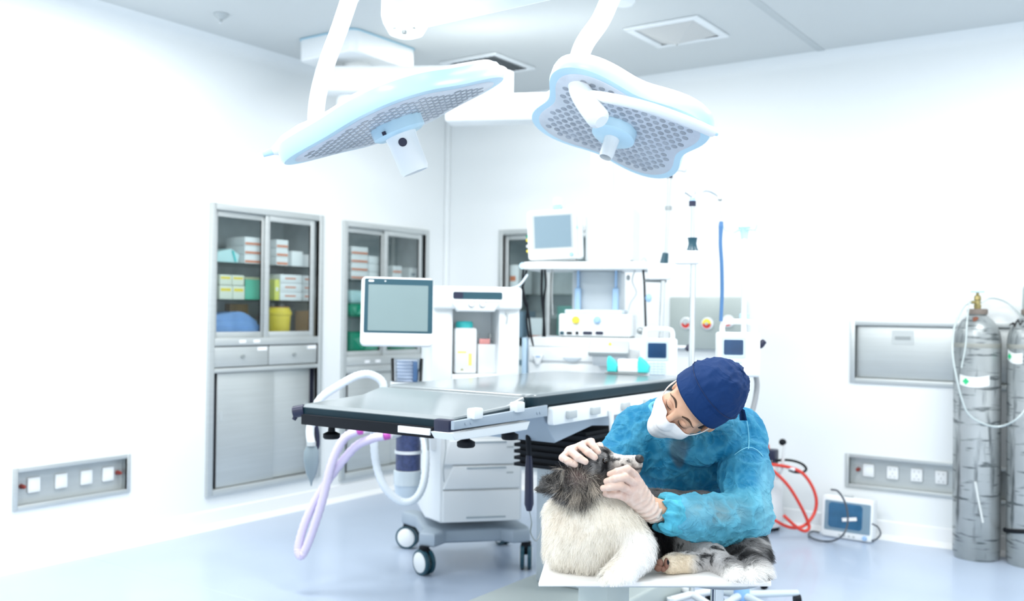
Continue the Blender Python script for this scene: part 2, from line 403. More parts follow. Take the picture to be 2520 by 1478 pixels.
# bottom shelf
t = thing('folded_drapes', 'heap of folded light blue surgical drapes on the cabinet floor', 'cloth', MC1@Matrix.Translation((.285, .16, s0+.001)))
for k in range(3):
    b = MB(False); n = 16; pts = []
    x0, x1 = -.19+.01*k, .19-.02*k
    for i in range(n+1):
        u = i/n; x = lerp(x0, x1, u); top = (.055, .10, .15)[k]*(1-(2*u-.85)**2*.28)+.006*math.sin(u*9+k); pts.append((x, top))
    lowz = (.0, .045, .09)[k]
    poly = [(x0, lowz*.8)]+pts+[(x1, lowz*.75)]
    b.prism(poly, XZ, -.11+.01*k, .11-.01*k, .006); b.build('drape_fold', DRAPE, t)
carton(MC1, .33, .48, .33, .375, s0+.001, s0+.20, 'brown cardboard box behind the folded blue drapes', G1, KRAFT, 'none2')
t = thing('sharps_bin', 'round yellow sharps bin on the cabinet floor', 'bin', MC1@Matrix.Translation((.655, .14, s0+.001)))
b = MB(False); b.lathe([(.0, 0), (.078, 0), (.084, .01), (.09, .13), (.0, .13)], n=28); b.build('tub', YEL, t)
b = MB(False); b.lathe([(.0, .131), (.096, .131), (.096, .15), (.088, .16), (.082, .178), (.0, .18)], n=28); b.build('lid', YEL, t)
b = MB(False); b.lathe([(.074, .181), (.080, .181), (.08, .184), (.074, .184)], n=28); b.build('rim', mat('orange rim', (.75, .3, .05), .5), t)
for k, x in enumerate((.745, .825)):
    t = thing('spray_bottle', 'white bottle standing behind the yellow bin, %s one' % ('left', 'right')[k], 'bottle', MC1@Matrix.Translation((x, .285, s0+.004)), 'bottles behind the yellow bin')
    b = MB(False); b.lathe([(0, 0), (.032, 0), (.033, .13), (.014, .165), (.014, .172), (0, .172)], n=18); b.build('bottle_body', GLOSSY, t)
    b = MB(False); b.lathe([(0, .172), (.017, .172), (.017, .205), (0, .205)], n=18); b.build('cap', WPLAST, t)
t = thing('steel_tray', 'grey steel tray leaning at the back right of the cabinet floor', 'tray', MC1@Matrix.Translation((.86, .22, s0+.001)))
b = MB(False); b.bb(-.03, .03, -.006, .006, 0, .17, .004); b.build('tray_body', STEELD, t)
b = MB(False); b.bb(-.034, .034, -.01, .01, .17, .178, .003); b.build('rim', STEEL, t)
carton(MC1, .80, .84, .08, .2, s0+.001, s0+.16, 'upright brown cardboard sleeve at the right end of the cabinet floor', G1, KRAFT, 'none2')
# --- second cabinet
s2, s1, s0 = sh(Z2, 2), sh(Z2, 1), sh(Z2, 0)
for k in range(4):
    carton(MC2, .055, .225, .08, .26, s2+.001+k*.058, s2+.0575+k*.058, 'orange-striped white carton, layer %s from below in the left stack above the grey screen' % ('one', 'two', 'three', 'four')[k], G2)
    if k < 3: carton(MC2, .235, .385, .08, .26, s2+.001+k*.058, s2+.0575+k*.058, 'plain white carton, layer %s from below beside the dark door stile above the grey screen' % ('one', 'two', 'three')[k], G2, deco='none2')
for k in range(2):
    carton(MC2, .49, .59, .08, .26, s2+.001+k*.058, s2+.0575+k*.058, 'orange-striped short white carton, %s of the pair right of the centre stile' % ('lower', 'upper')[k], G2)
carton(MC2, .76, .85, .10, .24, s2+.001, s2+.11, 'white carton at the right end of the top shelf, beyond a gap', G2, deco='tab', dm=SCREENB)
def pack(M, x0, x1, y0, y1, z0, z1, label, m, group, knot=False):
    x0 += .085; x1 += .085; y0 -= .03; y1 -= .03
    t = thing('wrapped_pack', label, 'package', M@Matrix.Translation(((x0+x1)/2, (y0+y1)/2, z0)), group)
    w, d, h = (x1-x0)/2, (y1-y0)/2, z1-z0
    b = MB(False); b.box((0, 0, h/2), (2*w, 2*d, h), min(.03, h*.35), seg=3); b.build('cloth_wrap', m, t)
    b = MB(False); b.raw([(-w*.2, -d-.002, h*.2), (w*.95, -d-.002, h*.25), (w*.5, -d-.002, h*.82)], [(0, 1, 2)]); b.raw([(-w*.8, -d-.002, h*.7), (-w*.3, -d-.002, h*.25), (-w*.25, -d-.002, h*.8)], [(0, 1, 2)])
    b.build('fold_flap', mat('lighter green fold', (.12, .50, .34), .8, var=.2) if m is GREEN else CYANP, t, smooth=False)
    return t
G4 = 'wrapped packs in the cabinet behind the grey screen'
pack(MC2, .05, .24, .07, .25, s1+.095, s1+.19, 'pale cyan wrapped pack on top of the green ones, left of the grey screen', CYANP, G4)
pack(MC2, .05, .20, .07, .25, s1+.001, s1+.094, 'upper green cloth pack peeking out left of the grey screen', GREEN, G4)
pack(MC2, .05, .40, .07, .28, s0+.001, s0+.16, 'large green cloth pack below the grey screen, left of the door stile', GREEN, G4)
pack(MC2, .49, .80, .07, .28, s0+.001, s0+.13, 'green cloth pack below the grey screen, right of the door stile', GREEN, G4)
# --- third cabinet
s2, s1, s0 = sh(Z3, 2), sh(Z3, 1), sh(Z3, 0)
carton(MC3, .06, .16, .08, .26, s2+.001, s2+.22, 'white carton on the top shelf of the back wall cabinet', G3, deco='tab')
carton(MC3, .055, .20, .08, .26, s1+.001, s1+.20, 'blue grey carton on the middle shelf of the back wall cabinet', G3, mat('blue grey carton', (.25, .36, .46), .6), 'tab', CARD)
carton(MC3, .23, .40, .10, .28, s1+.001, s1+.15, 'white carton beside the blue grey one in the back wall cabinet', G3)
carton(MC3, .06, .30, .08, .28, s0+.001, s0+.26, 'wide white carton on the floor of the back wall cabinet', G3, deco='tab', dm=SCREENB)
carton(MC3, .50, .72, .08, .28, s1+.001, s1+.24, 'green carton behind the pendant tray in the back wall cabinet', G3, mat('grey green carton', (.16, .38, .34), .6), 'tab', CARD)
carton(MC3, .47, .66, .08, .26, s0+.001, s0+.16, 'tan topped brown box low in the back wall cabinet', G3, mat('dark brown box', (.12, .05, .04), .6), 'tab', KRAFT)

# ================================================================== socket strips, hatch, gas panel
def recess(t, W_, H_, f, m_in=None, D=.05):
    b = MB(False)
    for x0, x1, z0, z1 in ((0, f, 0, H_), (W_-f, W_, 0, H_), (f, W_-f, H_-f, H_), (f, W_-f, 0, f)): b.bb(x0, x1, -.012, D*.2, z0, z1, .003)
    b.build('frame', STEEL, t)
    b = MB(False)
    e_ = .014
    for x0, x1, z0, z1 in ((e_, f, e_, H_-e_), (W_-f, W_-e_, e_, H_-e_), (f, W_-f, H_-f, H_-e_), (f, W_-f, e_, f)): b.bb(x0, x1, D*.2, D, z0, z1)
    b.build('reveal', STEELD, t, smooth=False)
    b = MB(False); b.bb(e_, W_-e_, D, D+.006, e_, H_-e_); b.build('back_plate', m_in or STEEL, t, smooth=False)
SOCKW = mat('white socket plastic', (.82, .85, .86), .3, var=.01)
HOLE = mat('socket slots', (.32, .33, .34), .6)
TERM = mat('dark red terminal', (.28, .05, .04), .4, .3)
def sockets(label, M, W_, H_, xs, plain, terms):
    t = thing('socket_strip', label, 'socket', M, 'recessed socket strips'); recess(t, W_, H_, .022, D=.04)
    for k, x in enumerate(xs):
        s = .038; zc = H_*.52
        b = MB(False); b.box((x, .033, zc), (2*s*.86, .016, 2*s), .006); pl = b.build('socket_plate', SOCKW, t)
        if k >= plain:
            b = MB(False)
            for dx, dz, r in ((-.012, .02, 0), (.012, .02, 0), (0, -.004, 0), (-.012, -.022, .5), (.012, -.022, -.5)):
                b.box((x+dx, .0245, zc+dz), (.003, .002, .009), 0, Matrix.Rotation(r, 3, 'Y'))
            b.build('socket_slots', HOLE, pl, smooth=False)
        else:
            b = MB(False); b.box((x, .0245, zc), (.05, .003, .058), .003); b.build('rocker', WPLAST, pl)
    for x, s in terms:
        b = MB(False); b.cyl((x, .04, H_*.52), (x, .012, H_*.52), .013, .010, 14); b.cyl((x, .012, H_*.52), (x, .004, H_*.52), .007, .007, 12); b.build('earth_terminal', TERM, t)
    return t
sockets('recessed socket strip on the left wall with four white plates', mtx((0, SOCK_L[0], SOCK_L[2]), R90), .644, .21, (.125, .27, .41, .535), 4, ((.065, 1), (.595, 1)))
sockets('recessed socket strip above the floor monitor, its right end behind the gas cylinders', mtx((SOCK_R[0], 0, SOCK_R[2])), .955, .201, (.125, .262, .395, .527, .66), 1, ((.065, 1),))
MP = mtx((PAN[0], 0, PAN[2])); t = thing('steel_hatch', 'framed stainless steel wall hatch beside the gas cylinders', 'hatch', MP)
recess(t, PAN[1]-PAN[0], PAN[3]-PAN[2], .03, D=.03)
b = MB(False); b.bb(.036, .91, .014, .03, .036, .337, .003); dr = b.build('hatch_door', STEEL, t)
b = MB(False); b.prism(rrect(.235, .355, .235, .315, .006), XZ, -.014, -.0115); pl = b.build('handle_plate', STEEL, dr)
b = MB(False); b.bb(.252, .338, .0095, .0118, .262, .282, .0); b.build('handle_slot', STEELD, dr, smooth=False)

a, c_ = ony(1654, 731), ony(1834, 862); GM = mtx((a.x, 0, c_.z)); gw, gh = c_.x-a.x, a.z-c_.z
t = thing('gas_outlet_panel', 'grey steel gas outlet panel on the wall behind the infusion poles', 'panel', GM)
b = MB(False); b.bb(0, gw, -.045, 0, 0, gh, .01); b.build('housing', mat('grey green painted steel', (.40, .455, .44), .4, .3, var=.05), t)
for k, (px, py, c1) in enumerate(((1690, 795, GREY), (1742, 796, YEL), (1793, 790, WPLAST))):
    q = onl(px, py, GM, 1, -.045)
    b = MB(False); b.lathe([(0, 0), (.040, 0), (.040, .012), (.034, .018), (0, .018)], (q.x, -.045, q.z), (0, -1, 0), 28); ou = b.build('outlet', WPLAST, t)
    for nm, s, mm in (('upper_ring', 1, c1), ('lower_ring', -1, RED)):
        vs = [(q.x, -.0645, q.z)]+[(q.x+.031*math.cos(s*a_), -.0645, q.z+.031*math.sin(s*a_)) for a_ in [PI*i/14 for i in range(15)]]
        b = MB(False); b.raw(vs, [(0, i, i+1) for i in range(1, 15)]); b.build(nm, mm, ou, smooth=False)
    b = MB(False); b.cyl((q.x, -.063, q.z), (q.x, -.075, q.z), .011, .009, 16); b.build('gas_inlet', GREY, ou)
# ================================================================== the operating table
PADM = mat('dark teal vinyl pad', (.010, .030, .042), .30, var=.25, scale=14, spec=.8, coat=1.)
PADM.node_tree.nodes['Principled BSDF'].inputs['Coat Roughness'].default_value = .19; PADM.node_tree.nodes['Principled BSDF'].inputs['Coat IOR'].default_value = 1.6
PADSHEEN = mat('teal vinyl with painted sheen', (.20, .235, .25), .30, var=.06, scale=5, spec=.6, coat=1.)  # grey painted in for the bright room reflected on dark teal vinyl
PADSHEEN.node_tree.nodes['Principled BSDF'].inputs['Coat Roughness'].default_value = .2
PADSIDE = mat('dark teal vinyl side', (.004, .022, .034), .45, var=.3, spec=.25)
def slope(x0, x1): return lambda px, py, X=2.80: onx(px, py, X)
t = thing('operating_table', 'long operating table with dark pads in the middle of the room', 'table', mtx((2.64, -2.5, 0)))
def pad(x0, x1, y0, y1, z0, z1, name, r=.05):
    b = MB(); M = Matrix.Translation((0, 0, 0)); b.prism(rrect(x0, x1, y0, y1, r), M, z0, z1, .010); o_ = b.build(name, PADSHEEN, t)
    b = MB(); b.prism(rrect(x0-.003, x1+.003, y0-.003, y1+.003, r), M, z0-.002, z1-.011, .005); b.build('dark_side_band', PADSIDE, o_); return o_  # added band keeps the sides in the dark vinyl colour below the painted sheen
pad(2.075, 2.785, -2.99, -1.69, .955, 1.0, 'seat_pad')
b = MB(); poly = [(-3.42, .918), (-3.42, .942), (-3.40, .952), (-3.10, .966), (-3.02, .985), (-2.995, .99), (-2.995, .955), (-3.02, .938), (-3.2, .922)]
XM = Matrix(((0, 0, 1, 0), (1, 0, 0, 0), (0, 1, 0, 0), (0, 0, 0, 1)))
b.prism(poly, XM, 2.055, 2.765, .012); lp_ = b.build('leg_pad', PADSHEEN, t, ang=12)
b = MB(); b.prism([(-3.424, .916), (-3.424, .939), (-3.40, .9455), (-3.10, .9585), (-3.02, .976), (-2.99, .980), (-2.99, .953), (-3.02, .936), (-3.2, .920)], XM, 2.052, 2.768, .006); b.build('dark_side_band', PADSIDE, lp_)  # same added dark band round the leg pad
b = MB(); b.prism([(-3.44, .880), (-3.44, .916), (-3.02, .936), (-2.98, .95), (-2.98, .915), (-3.10, .888), (-3.30, .868)], XM, 2.075, 2.70, .008); b.build('leg_tray', BLACK, t)
b = MB(); b.prism([(-3.446, .890), (-3.446, .912), (-3.36, .914), (-3.36, .884)], XM, 2.55, 2.69, .003); b.build('tray_insert', WHITE, t)
b = MB(); b.cyl((2.065, -3.41, .928), (2.03, -3.43, .920), .022, .022, 16); b.cyl((2.04, -3.42, .92), (2.03, -3.43, .892), .011, .008, 12); b.build('tray_knob', DKBLUE, t)
b = MB(); b.bb(2.70, 2.765, -3.44, -3.37, .885, .945, .006); b.build('corner_block', DKBLUE, t)
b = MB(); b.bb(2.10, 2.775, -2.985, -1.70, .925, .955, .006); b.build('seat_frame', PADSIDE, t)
# side rails
a, c_ = onx(1118, 1047, 2.80), onx(1348, 1010, 2.80)
b = MB(); b.prism([(a.y, a.z-.014), (a.y, a.z+.014), (c_.y, c_.z+.021), (c_.y, c_.z-.021)], XM, 2.785, 2.80, .003)
for y in (a.y+.06, a.y+.09, c_.y-.07, c_.y-.05): b.cyl((2.80, y, lerp(a.z, c_.z, .5)), (2.803, y, lerp(a.z, c_.z, .5)), .006, .006, 10)
b.build('leg_rail', GREYB, t)
b = MB(); b.prism([(a.y+.02, a.z-.05), (a.y, a.z-.026), (c_.y-.1, c_.z-.03), (c_.y-.12, c_.z-.06), (a.y+.2, a.z-.055)], XM, 2.70, 2.79, .003); b.build('rail_bracket', WHITE, t)
for px, py in ((1172, 1017), (1276, 1001)):
    q = onx(px, py, 2.80); b = MB(); b.box((2.795, q.y, q.z), (.035, .05, .036), .006); b.build('rail_clamp', WHITE, t)
a, c_ = onx(1358, 1010, 2.81), onx(1650, 962, 2.81)
b = MB(); b.prism(rrect(a.y, c_.y, a.z-.055, a.z+.012, .012), XM, 2.79, 2.815, .003); b.build('side_rail', WHITE, t)
for f in (.12, .3, .55, .75):
    y = lerp(a.y, c_.y, f); b = MB(); b.box((2.822, y, a.z-.022), (.018, .06, .03), .004); b.build('rail_slot', GREY, t)
y = lerp(a.y, c_.y, .42); b = MB(); b.cyl((2.825, y, a.z-.03), (2.825, y+.008, a.z-.16), .012, .008, 12); b.build('release_lever', WHITE, t)
for px, py in ((1147, 1066), (1255, 1049)):
    q = onx(px, py, 2.74); b = MB(); b.cyl((2.74, q.y, q.z), (2.74, q.y, q.z-.024), .012, .014, 16); b.lathe([(0, -.046), (.027, -.046), (.031, -.041), (.031, -.028), (.015, -.020), (0, -.020)], (2.74, q.y, q.z), n=24); b.build('clamp_knob', BLACK, t)
q = onx(835, 1036, 2.2); q = V((2.155, -3.36, .872))
b = MB(); b.cyl(q, q-V((0, 0, .03)), .012, .014, 16); b.lathe([(0, -.046), (.027, -.046), (.031, -.041), (.031, -.028), (.015, -.020), (0, -.020)], q, n=24); b.build('clamp_knob', BLACK, t)
# body under the top, bellows, column, plinth
b = MB(); b.prism([(-2.90, .925), (-2.86, .87), (-2.80, .805), (-2.52, .845), (-2.30, .825), (-2.0, .86), (-1.95, .925)], XM, 2.22, 2.775, .006); b.build('tilt_housing', GREYB, t)
b = MB(); prof = []
for k in range(13): prof.append((.0 if k % 2 else .022, .66+.0125*k))
for k in range(12):
    i = .018 if k % 2 else 0.; z0 = .655+.0135*k
    b.bb(2.42+i, 2.775-i, -2.56+i, -2.03-i, z0, z0+.0135)
b.build('bellows_cover', BLACK, t, smooth=False)
b = MB(); b.bb(2.455, 2.78, -2.44, -2.02, .15, .66, .008); b.build('column', mat('grey painted column', (.42, .48, .52), .4, .15, var=.05), t)
b = MB(); b.prism(rrect(2.385, 2.905, -3.05, -1.93, .02), Matrix.Identity(4), .012, .15, .012); b.build('base_plinth', mat('grey green painted base', (.44, .50, .49), .35, .1, var=.05), t)
for x in (2.45, 2.84):
    for y in (-2.98, -2.0): b = MB(); b.cyl((x, y, 0), (x, y, .014), .04, .04, 16); b.build('foot', BLACK, t)
t2 = thing('hand_controller', 'black table handset hanging on its cable beside the column', 'remote control', P(1303, 1255, 3.72))
b = MB(); pts = [P(1302, y, 3.72) for y in (1120, 1160, 1200, 1240, 1256)]; b.tube(pts, [.012, .016, .017, .018, .010], 14); b.build('handset', DKBLUE, t2)
b = MB(); b.tube(spline([P(1306, 1040, 3.70), P(1300, 1075, 3.71), P(1303, 1122, 3.72)]), .011, 10); b.build('strain_relief', BLACK, t2)
b = MB(); b.tube(spline([P(1303, 1255, 3.72), P(1308, 1285, 3.74), P(1306, 1310, 3.78), P(1320, 1330, 3.8), P(1334, 1300, 3.82)]), .003, 6); b.build('cable', STEELD, t2)

# things standing at the far end of the pads
t = thing('syringe_holder', 'small white holder with two turquoise clips at the far end of the dark table', 'holder', onz(1555, 912, 1.0))
Mh = axes(V((.98, .2, 0)), V((-.2, .98, 0)), V((0, 0, 1)), onz(1548, 921, 1.0)); ROOT[t.name] = Mh; t.matrix_world = Mh
b = MB(False); b.bb(-.12, .085, -.01, .04, .001, .012, .003); b.build('base_strip', STEELD, t)
b = MB(False); b.bb(-.055, .055, -.015, .035, .012, .075, .006); b.bb(-.05, .05, -.017, .03, .04, .046); b.build('holder_body', WPLAST, t)
for x in (-.085, .07): b = MB(False); b.prism([(-.022, 0), (.026, 0), (.03, .03), (.008, .055), (-.018, .075), (-.024, .05)], XZ@Matrix.Translation((x, .012, 0)), -.03, .02, .004); b.build('clip', AQUA, t)
# ================================================================== the anaesthesia machine
MA = mtx((1.627, -1.857, 0), math.radians(47.2))
def LA(px, py, y): q = onl(px, py, MA, 1, y); return q.x, q.z
t = thing('anaesthesia_machine', 'white anaesthesia machine on castors behind the operating table', 'medical machine', MA)
b = MB(False)
b.prism([(-.27, -.25), (-.20, -.30), (-.13, -.22), (.15, -.22), (.20, -.28), (.29, -.27), (.30, -.20), (.24, .20), (.29, .28), (.22, .31), (.12, .22), (-.15, .22), (-.24, .31), (-.30, .27), (-.24, .15), (-.235, -.15)], Matrix.Identity(4), .135, .205, .014)
b.build('base_frame', GREYB, t)
for x, y, a in ((-.245, -.265, .5), (.275, -.25, -.25), (-.265, .275, 1.1), (.265, .275, .3)):
    d = V((math.cos(a), math.sin(a), 0)); r = .062
    c = V((x, y, r)); b = MB(False)
    for s in (-1, 1): b.lathe([(r-.012, .008), (r, .010), (r, .026), (r-.012, .030)], c, d*s, 28)
    w = b.build('castor', TEAL, t)
    b = MB(False)
    for s in (-1, 1): b.lathe([(0, .0335), (r-.016, .033), (r-.012, .030), (r-.012, .008), (0, .008)], c, d*s, 28)
    b.build('wheel_hub', WPLAST, w)
    b = MB(False); b.cyl((x, y, .075), (x, y, .137), .02, .026, 16); b.box((x, y, .112), (.055, .05, .035), .012, Matrix.Rotation(a, 3, 'Z')); b.build('fork', BLACK, w)
x0, z0 = LA(1082, 1287, -.26); x1, z1 = LA(1287, 1072, -.26)
xw, _ = LA(1050, 1200, -.16)
ring = lambda x0, x1, r: None
b = MB(False); b.prism([(x0, -.26), (x1-.02, -.26), (x1, -.24), (x1, .22), (xw, .22), (xw-.004, -.12), (xw+.012, -.15)], Matrix.Identity(4), z0, z1+.20, .012); b.build('drawer_cabinet', WPLAST, t)
zs_ = [LA(1180, y, -.27)[1] for y in (1284, 1203, 1143, 1080)]
for k, (za, zb, sk) in enumerate(((zs_[0], zs_[1], 0), (zs_[1], zs_[2], .02), (zs_[2], zs_[3], .05))):
    b = MB(False); b.prism([(x0+.012, za+.004), (x1-.014, za+.004), (x1-.014, zb-.004), (x0+.012+(.05 if k == 1 else .03 if k == 2 else 0), zb-.004)], XZ, .258, .280, .007); dr = b.build('drawer', BLUEWHITE if False else WPLAST, t)
    b = MB(False); zl = zb-.014 if k else za+.026; b.box(((x0+x1)/2+.02, -.281, zl), (.20, .006, .008), .002); b.build('drawer_pull', mat('soft grey groove', (.36, .43, .47), .5), dr)
    if k: b = MB(False); b.box((x1-.07, -.2812, zb-.04), (.035, .001, .007)); b.build('drawer_mark', GREY, dr, smooth=False)
xk, zk = LA(1094, 1243, -.262); b = MB(False); b.box((xk+.012, -.263, zk), (.016, .008, .045), .003); b.build('lock', BLACK, t)
# upper body with its recess
y_ = -.22
x0, z0 = LA(1062, 945, y_); x1, z1 = LA(1280, 712, y_); z0 = .60
xa, za = LA(1113, 921, y_); xb, zb = LA(1228, 762, y_)
b = MB(False)
b.bb(x0, xa, y_, .2, z0, z1, .008); b.bb(xb, x1, y_, .2, z0, z1, .008); b.bb(xa, xb, y_, .2, z0, za, .004); b.bb(xa, xb, -.02, .2, z0, z1, .002)
b.build('upper_body', WPLAST, t)
b = MB(False); b.bb(xa+.001, xb-.001, -.028, -.018, za, zb+.02); b.build('recess_panel', mat('pale blue panel', (.74, .80, .84), .4), t)
b = MB(False); b.bb(x0-.004, x1+.006, y_-.035, .21, zb, z1+.01, .018, seg=3); b.build('console', WPLAST, t)
xl, zl = LA(1113, 764, y_-.06); xr, zt = LA(1232, 738, y_-.06)
b = MB(False); b.prism([(xl, zt), (xl, zt-.012), (xl+.03, zl-.004), (xr-.03, zl-.004), (xr, zt-.012), (xr, zt)], XZ, .20, .285, .012); co_ = b.build('control_lip', WPLAST, t)
for px in (1160, 1187):
    q = LA(px, 748, y_-.065); b = MB(False); b.lathe([(0, 0), (.017, 0), (.015, .012), (0, .013)], (q[0], y_-.063, q[1]), (0, -1, 0), 22); k_ = b.build('dial', GREY, t)
    b = MB(False); b.lathe([(0, .0132), (.0125, .0132), (.0115, .016), (0, .016)], (q[0], y_-.063, q[1]), (0, -1, 0), 22); b.build('dial_cap', WPLAST, k_)
xa2, za2 = LA(1115, 735, y_-.036); xb2, zb2 = LA(1236, 719, y_-.036)
b = MB(False); b.prism(rrect(xa2, xb2, za2, zb2, .008), XZ, .254, .259); b.build('display_strip', TEAL, t)
b = MB(False); b.prism(rrect(xa2+.002, xa2+.05, za2+.002, zb2-.002, .007), XZ, .2590, .2602); b.build('display_button', DKBLUE, t)
# soda lime canister in the recess
xa3, za3 = LA(1115, 915, -.15); xb3, zb3 = LA(1170, 806, -.15)
cx = (xa3+xb3)/2; rr = (xb3-xa3)/2
b = MB(False); b.box((cx, -.14, (za+.003+zb3)/2), (rr*2, .12, zb3-za-.003), .012); cn = b.build('absorber_canister', WPLAST, t)
b = MB(False); b.lathe([(0, 0), (rr*.78, 0), (rr*.80, .02), (rr*.70, .032), (0, .034)], (cx, -.14, zb3), n=26); b.build('canister_lid', AQUA, cn)
for px, py, w_, h_ in ((1137, 866, .045, .010), (1157, 884, .017, .062)):
    q = LA(px, py, -.2005); b = MB(False); b.box((q[0], -.2008, q[1]), (w_, .001, h_), 0); b.build('warning_label', mat('yellow label', (.85, .78, .20), .6), cn, smooth=False)
q = LA(1137, 909, -.2008); b = MB(False); b.raw([(q[0]-.009, -.2008, q[1]-.004), (q[0]+.009, -.2008, q[1]-.004), (q[0], -.2008, q[1]+.008)], [(0, 1, 2)]); b.build('warning_triangle', mat('olive triangle', (.35, .33, .12), .6), cn, smooth=False)
xs0, zs0 = LA(1172, 918, -.12); xs1, zs1 = LA(1222, 846, -.12)
b = MB(False); b.bb(xs0, xs1, -.16, -.03, za, zs1, .006); b.build('sensor_block', WPLAST, t)
b = MB(False); q0 = LA(1180, 836, -.155); q1 = LA(1206, 836, -.155); b.bb(q0[0], q1[0], -.155, -.145, zs1+.0005, q0[1]+.006, .002); b.build('pink_tab', mat('pink plastic', (.75, .32, .30), .5), t)
for px in (1175, 1206): q = LA(px, 826, -.12); b = MB(False); b.lathe([(0, -.012), (.009, -.012), (.009, .012), (0, .012)], (q[0], -.12, max(q[1], zs1+.013)), n=14); b.build('sensor_stud', STEELD, t)
q = LA(1247, 770, y_-.001); b = MB(False); b.cyl((q[0], y_, q[1]), (q[0], y_-.014, q[1]), .008, .008, 12); b.tube([(q[0], y_-.014, q[1]), (q[0], y_-.018, q[1]-.03), (q[0]-.002, y_-.006, q[1]-.055)], .0035, 8); b.build('gas_sample_line', GREY, t)
# bellows dome and lower canister at the machine's left
def pc(px, py, tt): return MA.inverted()@P(px, py, tt)
q = pc(1001, 948, 4.62); r = 40*4.62/FPX; h = 66*4.62/FPX
b = MB(False); b.lathe([(0, 0), (r, 0), (r, .02), (0, .02)], q, n=30); dm = b.build('bellows_base', WPLAST, t)
b = MB(False); b.lathe([(r*.95, .02), (r*.97, h*.5), (r, h), (r*.97, h), (r*.9, .022)], q, n=30); b.build('bellows_dome', glass_mat('clear acrylic', (.93, .95, .98), .1), dm)
b = MB(False); prof = [(0, .02)]+[(r*(.55 if k % 2 else .66), .022+(h-.03)*k/12) for k in range(13)]+[(0, h-.005)]; b.lathe(prof, q, n=26); b.build('bellows', mat('pale bellows rubber', (.66, .72, .80), .5), dm)
b = MB(False); b.box(q+V((r*.45, -r*.55, h*.5)), (.02, .012, h*.8), .003); b.build('scale_strip', mat('blue scale', (.16, .30, .52), .4), dm)
b = MB(False); b.lathe([(0, -.16), (r*.9, -.16), (r*.9, -.001), (0, -.001)], q, n=24); b.build('bellows_block', BLUEWHITE, dm)
q2 = pc(1004, 1190, 4.62); r2 = 34*4.62/FPX
b = MB(False); b.lathe([(0, 0), (r2*1.05, 0), (r2*1.05, .065), (r2*.96, .068), (0, .068)], q2, n=30); cb = b.build('canister_cup', mat('frosted cup', (.62, .70, .74), .2), t)
b = MB(False); b.lathe([(0, .07), (r2*.90, .07), (r2*.90, .26), (0, .26)], q2, n=30); b.build('lime_filling', mat('dark blue granules', (.045, .065, .17), .35, var=.6, scale=60, bump=.4, bscale=120), cb)
b = MB(False); b.lathe([(r2*.91, .148), (r2*1.0, .148), (r2*1.0, .162), (r2*.91, .162)], q2, n=30); b.build('clamp_band', WPLAST, cb)
b = MB(False); b.lathe([(0, .26), (r2, .26), (r2, .40), (0, .40)], q2, n=30); b.build('canister_head', BLUEWHITE, cb)
b = MB(False); b.tube([q2+V((.0, .02, .36)), (x0, .02, q2.z+.36)], .04, 16); b.build('canister_arm', WPLAST, t)
b = MB(False); b.cyl(q2+V((0, 0, -.075)), q2+V((0, 0, 0)), r2*.85, r2*1.0, 26); b.build('canister_foot', BLUEWHITE, cb)
# the big grey screen on its arm
TLp, TRp, BLp = P(873, 679, 4.45), P(1051, 684, 4.50), P(886, 849, 4.41)
X = (TRp-TLp); wd = X.length; X.normalize(); Zv = (TLp-BLp); Zv = (Zv-X*Zv.dot(X)); ht = Zv.length; Zv.normalize(); Y = Zv.cross(X)
MM = MA.inverted()@axes(X, Y, Zv, BLp)
XZM = MM@XZ
b = MB(False); b.prism(rrect(.0, wd, 0, ht, .022), XZM, -.055, 0., .008); sc = b.build('monitor_housing', WPLAST, t)
b = MB(False); b.prism(rrect(.014, wd-.004, ht*.185, ht*.975, .006), XZM, .0002, .0016); b.build('monitor_bezel', TEAL, sc)
b = MB(False); b.prism(rrect(.032, wd-.026, ht*.215, ht*.885, .003), XZM, .0016, .0022); b.build('screen', SCREEN, sc)
b = MB(False); b.prism(rrect(.032, .056, ht*.925, ht*.952, .004), XZM, .0016, .0024); b.prism(rrect(.105, .112, ht*.93, ht*.948, .003), XZM, .0016, .0024); b.build('bezel_marks', WPLAST, sc)
mb_ = MM@V((wd*.75, .055, ht*.3))
b = MB(False); b.tube(spline([mb_, mb_+V((.02, .08, -.02)), V((x0-.02, .05, z1-.12)), V((x0+.03, .06, z1-.12))], 5), .026, 14); b.build('monitor_arm', WPLAST, t)
for px, col in ((1049, STEELD), (1093, GREY)):
    b = MB(False); b.tube(spline([pc(px, 1050, 4.5), pc(px+4, 1100, 4.5), pc(px-2, 1150, 4.5), pc(px, 1185, 4.52)]), .005 if px < 1060 else .003, 8); b.build('hanging_cable', col, t)

